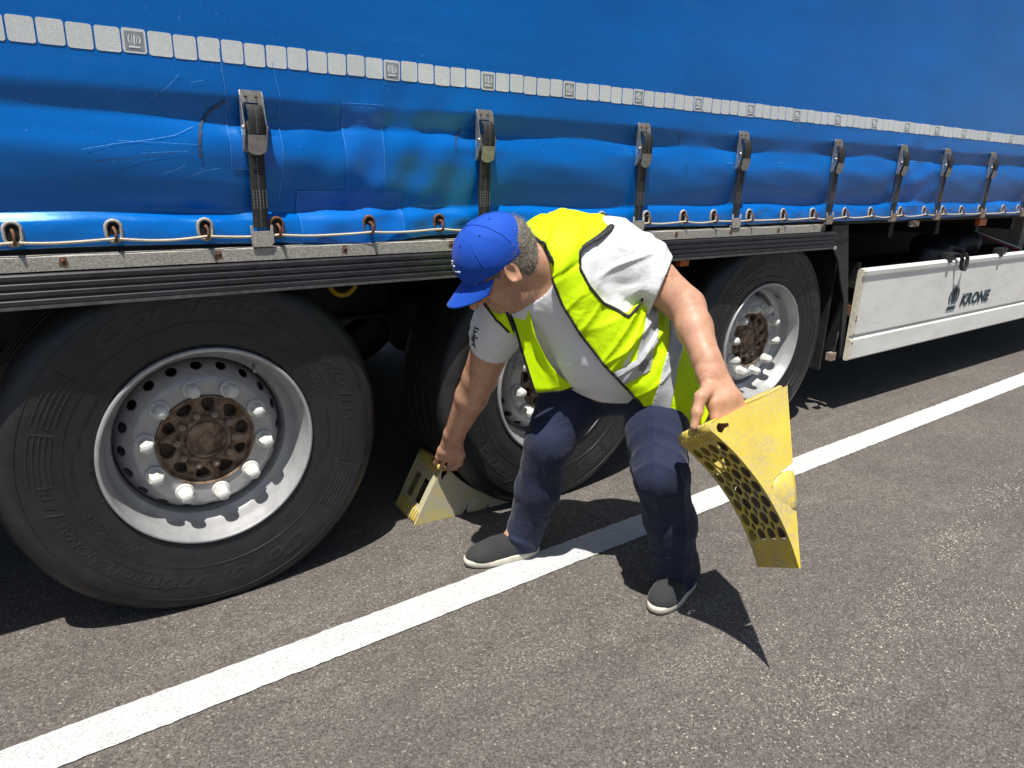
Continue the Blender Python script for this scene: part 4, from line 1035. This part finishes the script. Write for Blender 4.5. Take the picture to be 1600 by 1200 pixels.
def body_field():
    F = Field((.58, -1.12, .02), (1.40, .12, 1.22), .0031)
    k = .03
    torso_field(F, -.008)
    for a, b, c_ in (('hipR', 'knR', 'anR'), ('hipL', 'knL', 'anL')):
        F.cap(J[a], J[b], .082, .055, .05); F.cap(J[b], J[c_], .052, .036, .03)
        F.cap(J[c_], J[c_] + (vec(-.07, .015, -.04) if c_ == 'anR' else vec(-.05, -.012, -.04)), .034, .024, .03)
    # arms
    F.chain([J['shL'], J['shL'] * .5 + J['elL'] * .5 , J['elL']], [.068, .063, .054], .014)
    fm = J['elL'] * .66 + J['wrL'] * .34
    F.chain([J['elL'], fm, J['wrL'] * .85 + J['elL'] * .15, J['wrL']], [.0520, .0505, .0385, .0335], .016)
    F.chain([J['shR'], J['elR']], [.070, .058], .02)
    fm = J['elR'] * .68 + J['wrR'] * .32
    F.chain([J['elR'], fm, J['wrR']], [.057, .055, .036], .014)
    # left hand over the back of the chock, thumb along its edge
    nb = unit(vec(-.16, .59, .79))                           # normal of the chock's back
    pd = unit(vec(-.231, .051, -.085))                       # up its back, towards the apex
    wd = unit(vec(.073, .157, -.102))                        # across its width
    palm = vec(1.106, -.917, .742)
    tow = unit(vec(.04, -.45, -.80)); ac = unit(pd - tow * (pd @ tow)); nr = np.cross(tow, ac) 
    if nr @ cw > 0: nr = -nr
    spec = [(.85, .082, (30, 45, 35)), (.30, .090, (30, 48, 35)), (-.28, .084, (32, 48, 35)), (-.85, .068, (34, 46, 32))]
    fingers(F, J['wrL'], palm, ac, tow, nr, spec, [J['wrL'] * .35 + palm * .65 + ac * .030, vec(1.020, -.915, .750), vec(.999, -.925, .713), vec(.986, -.931, .678)], s=1.3)
    # right hand: back of the hand up, fingers reaching down on the chock's apex
    wr = J['wrR']; palm = vec(.818, .022, .312); tow = unit(vec(.0, .36, -.93)); ac = unit(vec(.80, -.55, -.20)); ac = unit(ac - tow * (ac @ tow)); nr = np.cross(tow, ac)
    spec = [(.80, .084, (14, 20, 12)), (.27, .090, (8, 16, 12)), (-.27, .084, (6, 18, 14)), (-.80, .068, (8, 22, 16))]
    fingers(F, wr, palm, ac, tow, nr, spec, [wr * .45 + palm * .55 + ac * .022, palm + ac * .046 + tow * .012 + nr * .004, palm + ac * .046 + tow * .048 + nr * .006, palm + ac * .026 + tow * .082 + nr * .008], s=1.1)
    # head
    F.cap(hd(0, -.03, -.05), J['Nk'] - aT * .01, .060, .072, .045)
    F.ell(hd(0, -.020, .028), (lH, fH, uH), hs(.080, .105, .092), .02); F.cap(hd(0, -.065, -.045), J['Nk'] - aT * .02, .056, .066, .04)
    F.ell(hd(0, .030, -.035), (lH, fH, uH), hs(.066, .064, .082), .03)
    F.ell(hd(0, .038, -.085), (lH, fH, uH), hs(.054, .050, .036), .03)
    F.ell(hd(0, .077, -.098), (lH, fH, uH), hs(.022, .018, .018), .025)
    F.ell(hd(0, .010, -.102), (lH, fH, uH), hs(.056, .050, .030), .04)                                  # double chin
    for sx in (-1, 1):
        F.ell(hd(sx * .044, .056, -.038), (lH, fH, uH), hs(.024, .024, .026), .03)
        F.cap(hd(sx * .012, .094, .018), hd(sx * .042, .076, .018), .010, .009, .018)
        F.ell(hd(sx * .031, .096, -.001), (lH, fH, uH), hs(.016, .012, .010), .014, 'sub')
        F.ell(hd(sx * .031, .079, -.001), (lH, fH, uH), hs(.0125, .0125, .0125), .004)
        F.ell(hd(sx * .010, .100, -.040), (lH, fH, uH), hs(.0085, .010, .008), .008)
        # ear
        eu = unit(uH - .18 * fH); ef = unit(fH + .18 * uH)
        F.ell(hd(sx * .083, -.012, -.010), (unit(lH * sx - .35 * fH), ef, eu), hs(.009, .021, .034), .010)
        F.ell(hd(sx * .083, -.012, -.036), (lH, ef, eu), hs(.007, .010, .012), .010)
        F.ell(hd(sx * .092, -.008, -.006), (unit(lH * sx - .35 * fH), ef, eu), hs(.009, .0135, .023), .005, 'sub')
    F.cap(hd(0, .092, .014), hd(0, .124, -.036), .0090, .0140, .010)
    F.cap(hd(-.019, .090, -.064), hd(.019, .090, -.064), .0085, .0085, .008)
    F.cap(hd(-.016, .088, -.073), hd(.016, .088, -.073), .0078, .0078, .008)
    F.cap(hd(-.022, .098, -.0685), hd(.024, .098, -.0685), .0032, .0032, .003, 'sub')
    return F
person = link('person', relax(body_field().mesh('person'), 1, .4), None, 'skin', True)
tag(person, 'man in yellow safety vest and blue cap bending to set a wheel chock', 'person')

# --- T-shirt
near = lambda c, r: (lambda x, y, z: np.exp(-(((x - c[0])**2 + (y - c[1])**2 + (z - c[2])**2) / r**2)))
def cut_sleeve(F, sh, el, f, tilt=(0, 0, 0), rr=.30):
    d = el - sh; n_ = unit(d + vec(*tilt)); p = sh + d * f; x, y, z = F.full()
    dd = (x - p[0]) * n_[0] + (y - p[1]) * n_[1] + (z - p[2]) * n_[2]; e = el + d * .25
    rad = np.sqrt((x - e[0])**2 + (y - e[1])**2 + (z - e[2])**2); F.cut(np.where(rad < rr, np.minimum(dd, .2), -1).astype(np.float32))
dL = J['elL'] - J['shL']; dR = J['elR'] - J['shR']
def shirt_field(lo, hi, h):
    F = Field(lo, hi, h)
    torso_field(F, .004)
    F.chain([J['shL'] - dL * .15, J['shL'] + dL * .25, J['shL'] + dL * .75], [.084, .083, .0765], .05)
    F.chain([J['shR'] - dR * .1, J['shR'] + dR * .25, J['shR'] + dR * .75], [.078, .075, .070], .05)
    return F
F = shirt_field((.66, -.92, .48), (1.46, .06, 1.24), .0044)
F.folds(.016, dL + vec(0, .1, .1), .034, 4.2, 3, near(J['shL'] + dL * .35, .16), 3.2); F.folds(.013, vec(.5, .3, -.8), .030, 5.0, 8, near(J['shL'] + dL * .2, .15), 3.2)
F.folds(.009, dR + vec(.1, 0, 0), .034, 3.6, 5, near(J['shR'] + dR * .5, .09), 2.6); F.folds(.010, aT + .3 * lT, .060, 6.0, 6, near(tor(-.05, .16, .06), .14), 2.2); F.folds(.004, aT - .5 * lT, .09, 4, 7, None)
cut_sleeve(F, J['shL'], J['elL'], .60, (.06, 0, .06), .235); cut_sleeve(F, J['shR'], J['elR'], .56, (0, 0, 0), .235)
nk = unit(J['H'] - J['Nk']); nq = unit(nk + .85 * fT); x, y, z = F.full(); c0 = J['Nk'] + nk * .060
F.cut(np.where((x - c0[0] - nk[0] * .05)**2 + (y - c0[1] - nk[1] * .05)**2 + (z - c0[2] - nk[2] * .05)**2 < .125**2, (x - c0[0]) * nq[0] + (y - c0[1]) * nq[1] + (z - c0[2]) * nq[2], -1).astype(np.float32))
F.plane(tor(0, 0, -.035), -aT - .7 * lT)
shirt = link('t_shirt', relax(F.mesh('t_shirt'), 1, .5), person, 'white_cotton', True)
from mathutils.bvhtree import BVHTree
def bvh_of(o): return BVHTree.FromPolygons([v.co.copy() for v in o.data.vertices], [tuple(p.vertices) for p in o.data.polygons])
tb = bvh_of(shirt); outd = unit(-cw * .75 - cr * .66); outd = unit(outd - unit(dR) * (outd @ unit(dR))); sd_ = unit(np.cross(unit(dR), outd))
for k in range(6):
    pts = []
    for t in np.linspace(-.011, .011, 4):
        p = J['shR'] + dR * (.20 + k * .045) + sd_ * (t * (1 - .3 * (k % 2)) + .004 * math.sin(k * 2.2)) + unit(dR) * .005 * math.sin(t * 200 + k); h_ = tb.ray_cast(Vector(p + outd * .2), Vector(-outd))
        if h_[0]: pts.append(tuple(h_[0] + h_[1] * .0008))
    if len(pts) == 4: tubeo('sleeve_print', pts, .0026, 'piping_black', shirt, 6)
# --- trousers
F = Field((.76, -.98, .03), (1.48, -.10, .86), .0055)
F.ell(J['P'] + fT * .01, (lT, fT, aT), (.190, .155, .15), .06)
F.ell(J['P'] - fT * .05 - aT * .05, (lT, fT, aT), (.185, .13, .14), .06)
for a, b, c_ in (('hipR', 'knR', 'anR'), ('hipL', 'knL', 'anL')):
    F.chain([J[a], J[a] * .45 + J[b] * .55, J[b]], [.098, .092, .078], .045)
    mid = J[b] * .5 + J[c_] * .5 + vec(.018, .0, 0)
    F.chain([J[b], mid, J[c_] + vec(.012, 0, -.035)], [.077, .074, .070], .035)
F.plane(tor(0, 0, .080), aT + .3 * lT)
F.plane(vec(0, 0, .040), vec(-.10, 0, -1))
F.folds(.016, vec(.55, .3, .8), .050, 5, 11, near(J['anR'] + vec(0, 0, .04), .12), 3.0); F.folds(.016, vec(-.5, .4, .8), .050, 5, 12, near(J['anL'] + vec(0, 0, .04), .12), 3.0)
F.folds(.010, vec(.8, .2, .5), .055, 5.5, 13, near(J['knR'], .18), 3.0); F.folds(.010, vec(.8, .5, .35), .055, 5.5, 14, near(J['knL'], .18), 3.0); F.folds(.007, vec(.7, -.6, .25), .06, 6, 15, None, 2.8)
link('trousers', relax(F.mesh('trousers'), 1, .5), person, 'navy_cotton', True)

# --- hi-vis vest: solid offset of the torso, cut open at the front and armholes
def uvf(x, y, z):
    px, py_, pz = x - J['P'][0], y - J['P'][1], z - J['P'][2]
    return [px * a[0] + py_ * a[1] + pz * a[2] for a in (lT, fT, aT)]
def poly_sd(u_, v_, poly):
    """signed distance to a closed polygon, negative inside"""
    d = np.full(np.broadcast(u_, v_).shape, 1e9, np.float32); ins = np.zeros(d.shape, bool); n_ = len(poly)
    for i in range(n_):
        (ax, ay), (bx, by) = poly[i], poly[(i + 1) % n_]; ex, ey = bx - ax, by - ay; wx, wy = u_ - ax, v_ - ay
        t = np.clip((wx * ex + wy * ey) / (ex * ex + ey * ey + 1e-12), 0, 1); d = np.minimum(d, (wx - ex * t)**2 + (wy - ey * t)**2)
        c1 = (v_ >= ay) != (v_ >= by); ins ^= c1 & (wx < ex * wy / (ey if abs(ey) > 1e-9 else 1e-9))
    d = np.sqrt(d); return np.where(ins, -d, d)
def line_d(u_, v_, pts):
    d = np.full(np.broadcast(u_, v_).shape, 1e9, np.float32)
    for (ax, ay), (bx, by) in zip(pts[:-1], pts[1:]):
        ex, ey = bx - ax, by - ay; wx, wy = u_ - ax, v_ - ay; t = np.clip((wx * ex + wy * ey) / (ex * ex + ey * ey), 0, 1); d = np.minimum(d, (wx - ex * t)**2 + (wy - ey * t)**2)
    return np.sqrt(d)
EDGE_L = [(-.012, .62), (-.020, .52), (-.030, .47), (-.043, .40), (-.042, .296), (-.028, .184), (-.008, .066), (.002, -.02), (.045, -.09), (.085, -.20), (.085, -.35)]
EDGE_R = [(-.13, .56), (-.13, .40), (-.160, .335), (-.222, .285)]
OPEN = EDGE_L[::-1] + EDGE_R + [(-.34, .335), (-.34, -.30)]
OPEN = EDGE_L + [(-.45, -.35), (-.45, .37), (-.213, .37), (-.204, .40), (-.190, .463), (-.165, .52), (-.155, .62)]
ARM_L = [(.075, .487), (.052, .454), (.050, .406), (.060, .338), (.100, .272), (.140, .272), (.22, .285), (.42, .30), (.42, .475), (.22, .455), (.165, .470), (.097, .488)]
ARM_R = [(-.217, .365), (-.226, .41), (-.236, .47), (-.242, .52), (-.25, .62), (-.45, .62), (-.45, .365)]
HEMP, HEMN = tor(.05, .15, -.155), -(aT + .15 * lT)
VLO, VHI, VH = (.64, -.88, .44), (1.47, .0, 1.24), .0041
def vest_base(off):
    F = Field(VLO, VHI, VH); torso_field(F, off, .08)
    F.ell(tor(.065, .080, -.08), (lT, fT, aT), (.130 + off, .180 + off, .20 + off), .08)
    F.cap(tor(.055, .04, -.02), tor(.085, .085, -.26), .122 + off, .130 + off, .08)
    F.cap(J['shR'] + lT * .01, J['shR'] + lT * .14, .084 + off, .082 + off, .05)
    return F
def vest_folds(F):
    F.folds(.016, vec(.5, .1, -.9) + .3 * lT, .050, 6.0, 21, near(tor(.10, .14, .16), .17), 3.2); F.folds(.009, lT + .6 * aT, .060, 7.0, 22, near(tor(.12, .1, -.02), .20), 3.2); F.folds(.010, aT - .4 * lT, .045, 6, 23, None, 3.2)
    x, y, z = F.full(); u_, f_, v_ = uvf(x, y, z); F.D += (.004 * np.exp(-(line_d(u_, v_, [(-.05, .475), (.0, .47), (.06, .466)]) / .007)**2) * (f_ > 0)).astype(np.float32)
F = vest_base(.017); vest_folds(F); x, y, z = F.full(); u_, f_, v_ = uvf(x, y, z)
shell = F.D.copy()
fsel = np.clip((f_ + .005) / .02, -1, 1)
d_open = np.maximum(poly_sd(u_, v_, OPEN), -(f_ - .035))                       # opening, front half only
d_armL = np.maximum(poly_sd(u_, v_, ARM_L), -(f_ + .085)); d_armR = np.maximum(poly_sd(u_, v_, ARM_R), -(f_ + .06))
nq = unit(nk + .35 * fT); c0 = J['Nk'] + nk * .078
d_neck = np.where((x - c0[0] - nk[0] * .06)**2 + (y - c0[1] - nk[1] * .06)**2 + (z - c0[2] - nk[2] * .06)**2 < .135**2, -((x - c0[0]) * nq[0] + (y - c0[1]) * nq[1] + (z - c0[2]) * nq[2]), 1)
hn = unit(HEMN); d_hem = -((x - HEMP[0]) * hn[0] + (y - HEMP[1]) * hn[1] + (z - HEMP[2]) * hn[2])  # positive inside the vest
keep = np.minimum.reduce([d_open, d_armL, d_armR, d_neck, d_hem]).astype(np.float32)
F.D = np.maximum(shell, -keep).astype(np.float32)
vest = link('safety_vest', relax(F.mesh('safety_vest'), 1, .5), person, 'fluo_yellow', True)
pip = np.where((u_ < -.10) & (f_ > .02) & (v_ < .388), 1, np.sqrt((shell - .000)**2 + keep**2) - .0046).astype(np.float32)
F.D = pip; link('vest_piping', relax(F.mesh('vest_piping'), 1, .5), vest, 'piping_black', True)
BANDS = [[(.190, .225), (.126, .182), (.064, .124)], [(-.03, .134), (.066, .126)], [(.20, .10), (.126, .059), (.076, .018), (.034, -.03)]]
for b_ in BANDS:
    bd = line_d(u_, v_, b_) - .027
    F.D = np.maximum.reduce([shell - .0042, bd, -(keep - .003), -(f_ + .02)]).astype(np.float32)
    link('reflective_band', relax(F.mesh('reflective_band'), 1, .4), vest, 'reflective_tape', True)
# the right front hanging open, seen from inside
outer = [(.752, -.37, .985), (.746, -.39, .955), (.754, -.40, .926), (.773, -.415, .870), (.793, -.43, .789), (.812, -.44, .726), (.832, -.45, .663)]
inner = [(.815, -.40, .985), (.800, -.43, .957), (.806, -.443, .907), (.830, -.448, .831), (.875, -.45, .756), (.915, -.46, .706), (.965, -.475, .667)]
V = []; F_ = []; nu, nv = 14, 20
def pl(P_, t): t = t * (len(P_) - 1); i = min(int(t), len(P_) - 2); return Vector(P_[i]).lerp(Vector(P_[i + 1]), t - i)
for j in range(nv + 1):
    for i in range(nu + 1):
        s_ = i / nu; t = j / nv; p = pl(outer, t).lerp(pl(inner, t), s_); p += Vector((.5, .5, 0)) * (.020 * math.sin(s_ * PI) * (.4 + .6 * t) + .007 * math.sin(s_ * 9 + t * 4) * t)
        p.z -= (.012 * math.sin(s_ * PI)) * t; V.append(tuple(p))
for j in range(nv):
    for i in range(nu): a = j * (nu + 1) + i; F_.append((a, a + 1, a + nu + 2, a + nu + 1))
fl = link('vest_front', mesh('vest_front', V, F_), vest, 'fluo_yellow', True); md = fl.modifiers.new('thick', 'SOLIDIFY'); md.thickness = .003
edge = [V[j * (nu + 1)] for j in range(nv + 1)] + [V[nv * (nu + 1) + i] for i in range(1, nu + 1)]
tubeo('vest_piping', edge, .0042, 'piping_black', fl, 8)

# --- cap
CAPC = hd(0, -.015, .034); rimn = unit(uH * 1.0 - fH * .12)
def cap_field(h, off, lo=-.14, hi=.14):
    F = Field(CAPC + lo, CAPC + hi, h); F.ell(CAPC + uH * .004, (lH, fH, uH), hs(.0885 + off, .1105 + off, .098 + off), .0); F.ell(CAPC + fH * .035 + uH * .015, (lH, fH, uH), hs(.074 + off, .070 + off, .078 + off), .03); return F
F = cap_field(.0034, 0)
F.folds(.003, fH, .05, 2.5, 31, None); F.plane(hd(0, .09, .026), -rimn)
# arched gap above the strap at the back
F.cap(hd(0, -.10, .035), hd(0, -.16, .035), .030, .030, .004, 'sub')
capo = link('cap', relax(F.mesh('cap'), 1, .5), person, 'blue_twill', True); capo['label'] = 'blue baseball cap'
cb = bvh_of(capo)
def on_cap(az, el, off=.001):
    """point on the crown: az from the front towards the left ear, el from the rim upwards"""
    d = unit(fH * math.cos(az) * math.cos(el) + lH * math.sin(az) * math.cos(el) + uH * math.sin(el)); c0 = CAPC + uH * .004
    h_ = cb.ray_cast(Vector(c0 + d * .25), Vector(-d)); p = h_[0] if h_[0] is not None else Vector(c0 + d * .09)
    return tuple(Vector(p) + Vector(d) * off)
for k in range(6):
    az = k * PI / 3 + PI / 6 * 0; tubeo('seam', [on_cap(az, e, .0006) for e in np.linspace(.16, 1.55, 30)], .0013, 'blue_twill', capo, 6)
bt = on_cap(0, PI / 2, .0); bm = bmesh.new(); bmesh.ops.create_uvsphere(bm, u_segments=12, v_segments=8, radius=.007); me = frombm('button', bm); o = link('button', me, capo, 'blue_twill', True); o.location = bt
for k in range(6):
    az = k * PI / 3 + PI / 6; p = on_cap(az, .95, .0010); d = unit(np.array(p) - CAPC); e1 = unit(np.cross(d, uH)); e2 = np.cross(d, e1)
    tubeo('vent_eyelet', [tuple(np.array(p) + e1 * .0026 * math.cos(t) + e2 * .0026 * math.sin(t)) for t in np.linspace(0, 2 * PI, 11)[:-1]], .0011, 'blue_twill', capo, 6, True)
V = []; F_ = []; nu, nv = 26, 14
for j in range(nv + 1):
    for i in range(nu + 1):
        a = (i / nu - .5) * 2 * 1.12; s_ = j / nv
        xx = .082 * math.sin(a) * (1 + .02 * s_); yb = -.012 + .106 * math.cos(a); L_ = .084 * max(0, math.cos(a * 1.12)) ** .65
        yy = yb + L_ * s_; zz = .030 - 5.2 * xx * xx * (.55 + .45 * s_) - .20 * (yy - yb) - .10 * (.094 - yb)
        V.append(tuple(hd(xx, yy, zz)))
for j in range(nv):
    for i in range(nu): a = j * (nu + 1) + i; F_.append((a, a + 1, a + nu + 2, a + nu + 1))
br = link('brim', mesh('brim', V, F_), capo, 'blue_twill', True); md = br.modifiers.new('thick', 'SOLIDIFY'); md.thickness = .004
# faint white embroidery on the front panel
for k, (a0, a1, e_) in enumerate(((-.30, .34, .33), (-.12, .14, .46), (-.05, .07, .56))):
    tubeo('embroidery', [on_cap(a, e_ + .012 * math.sin(i * 2.1), .0012) for i, a in enumerate(np.linspace(a0, a1, 16))], [.0011 + .0013 * abs(math.sin(i * 1.9)) for i in range(16)], 'stitch_white', capo, 6)

# --- short grey hair below the cap: a thin cap of hair with cropped strands
F = Field(hd(0, -.03, .0) - .14, hd(0, -.03, .0) + .14, .0034)
F.ell(hd(0, -.022, .026), (lH, fH, uH), hs(.0835, .1100, .095), .01); F.ell(hd(0, -.055, -.040), (lH, fH, uH), hs(.068, .064, .062), .03)
F.plane(hd(0, .044, .0), fH - .25 * uH, .004); F.plane(hd(0, -.05, -.068), -uH + .75 * fH, .004)
for sx in (-1, 1): F.ell(hd(sx * .088, -.004, -.018), (lH, fH, uH), hs(.028, .029, .040), .008, 'sub')
F.folds(.0035, uH + .6 * fH, .012, 2.2, 41, None)
hair = link('hair', relax(F.mesh('hair'), 1, .4), person, 'grey_hair', True)
hm = hair.data; V = []; F_ = []; rr = random.Random(5)
nv_ = len(hm.vertices)
for k in range(5200):
    v = hm.vertices[rr.randrange(nv_)]; p = v.co; nn = v.normal
    d = (nn * .75 + Vector(-uH) * .55 + Vector((rr.gauss(0, .25), rr.gauss(0, .25), rr.gauss(0, .25)))).normalized(); L_ = rr.uniform(.006, .012) + (.010 * rr.random() if (Vector(p) - Vector(hd(0, -.1, .03))).length < .05 else 0); s_ = nn.cross(d).normalized() * .00045; b = len(V)
    V += [tuple(p - s_), tuple(p + s_), tuple(p + d * L_)]; F_.append((b, b + 1, b + 2))
st = link('hair_strands', mesh('hair_strands', V, F_), hair, 'grey_hair'); st['kind'] = 'stuff'
for sx in (-1, 1): tubeo('eyebrow', [tuple(hd(sx * a, b, c_)) for a, b, c_ in ((.014, .1030, .020), (.028, .0965, .0235), (.045, .083, .020))], [.003, .0034, .0018], 'grey_hair', hair, 6)

# stubble along the jaw
pb = person.data; V = []; F_ = []; cand = []
for v in pb.vertices:
    q_ = np.array(v.co) - J['H']
    a_, b_, c_ = q_ @ lH / HS, q_ @ fH / HS, q_ @ uH / HS
    if -.125 < c_ < -.030 and b_ > -.01 and abs(a_) < .085 and not (b_ > .085 and c_ > -.055): cand.append(v)
for k in range(min(4200, len(cand) * 3)):
    v = cand[rr.randrange(len(cand))]; p = v.co + Vector((rr.gauss(0, .0012), rr.gauss(0, .0012), rr.gauss(0, .0012))); d = (v.normal * .7 - Vector(uH) * .5 + Vector((rr.gauss(0, .2), rr.gauss(0, .2), rr.gauss(0, .2)))).normalized(); s_ = v.normal.cross(d).normalized() * .0004; b = len(V)
    V += [tuple(p - s_), tuple(p + s_), tuple(p + d * rr.uniform(.0012, .0028))]; F_.append((b, b + 1, b + 2))
link('stubble', mesh('stubble', V, F_), person, 'grey_hair')['kind'] = 'stuff'

# --- shoes
def shoe(toe, heel, name):
    toe, heel = vec(*toe, 0), vec(*heel, 0); fx = unit(toe - heel); fy = vec(-fx[1], fx[0], 0); L_ = np.linalg.norm(toe - heel); up = vec(0, 0, 1)
    P_ = lambda a, b, c_: heel + fx * a * L_ + fy * b + up * c_
    F = Field(np.minimum(toe, heel) - .09, np.maximum(toe, heel) + vec(.09, .09, .15), .0042)
    ax = (fx, fy, up)
    F.ell(P_(.74, 0, .030), ax, (.25 * L_, .047, .040), .03); F.ell(P_(.50, 0, .040), ax, (.30 * L_, .044, .050), .03); F.ell(P_(.22, 0, .048), ax, (.20 * L_, .038, .058), .03); F.cap(P_(.20, 0, .06), P_(.24, 0, .110), .043, .041, .03)
    F.plane(vec(0, 0, .020), vec(0, 0, -1)); F.folds(.003, fx, .03, 3, 51, near(P_(.6, 0, .05), .06))
    o = link('shoe', relax(F.mesh('shoe'), 2, .5), person, 'shoe_knit', True)
    ol = []
    for t in np.linspace(0, 2 * PI, 48)[:-1]:
        c_ = math.cos(t); s_ = math.sin(t); a = .5 + .505 * (abs(c_) ** .8) * (1 if c_ > 0 else -1); wd = (.044 + .007 * math.sin((a - .1) * PI)) * (1 - .12 * math.exp(-((a - .4) / .15)**2)); ol.append((a, (abs(s_) ** .75) * (1 if s_ > 0 else -1) * wd))
    V = []; F_ = []; n_ = len(ol)
    for zz, sc_ in ((.002, .96), (.006, 1.0), (.020, 1.01), (.027, .985), (.028, .93)):
        for a, b in ol: V.append(tuple(P_(.5 + (a - .5) * sc_, b * sc_, zz + (.006 * max(0, a - .75) * 4 * .4))))
    for r in range(4):
        for k in range(n_): F_.append((r * n_ + k, r * n_ + (k + 1) % n_, (r + 1) * n_ + (k + 1) % n_, (r + 1) * n_ + k))
    F_.append(tuple(range(n_))[::-1]); F_.append(tuple(4 * n_ + k for k in range(n_)))
    link('sole', recalc(mesh('sole', V, F_)), o, 'shoe_sole', True)
    return o
shoe((.716, -.248), (.988, -.306), 'r'); shoe((1.056, -.800), (1.318, -.728), 'l')

# --- bag and odds and ends on the locker shelf
F = Field((4.3, .0, .70), (5.5, .62, 1.06), .012)
F.cap(vec(4.62, .22, .80), vec(5.12, .20, .85), .075, .085, .05); F.cap(vec(4.75, .30, .87), vec(5.25, .26, .90), .06, .075, .05); F.ell(vec(5.15, .22, .88), ((1, 0, 0), (0, 1, 0), (0, 0, 1)), (.17, .13, .09), .05); F.folds(.03, vec(.6, .2, .8), .09, 2.5, 61, None); F.plane(vec(0, 0, .752), vec(0, 0, -1))
tag(link('holdall', relax(F.mesh('holdall'), 1), None, 'bag_black', True), 'soft black holdall lying on the shelf behind the white locker panel', 'bag')
V = []; F_ = []
for j in range(5):
    for i in range(13): V.append((4.00 + i * .05, .06 + j * .05 + i * .006, .757 + .010 * math.sin(i * 1.1 + j) * .5 + .006 * j * .3))
for j in range(4):
    for i in range(12): a = j * 13 + i; F_.append((a, a + 1, a + 14, a + 13))
pp = link('printed_leaflets', mesh('printed_leaflets', V, F_), None, 'paper_print', True); md = pp.modifiers.new('thick', 'SOLIDIFY'); md.thickness = .004
tag(pp, 'crumpled printed leaflets lying beside the black holdall', 'leaflets')
pr_ = tubeo('striped_pole', [(5.62, .42, .95), (5.89, .10, .81)], .010, 'pole_red', None, 10); tag(pr_, 'thin red pole leaning out over the white locker panel', 'pole')
tubeo('pole_sleeve', [(5.625, .405, .962), (5.895, .085, .822)], .006, 'pole_white', pr_, 8)
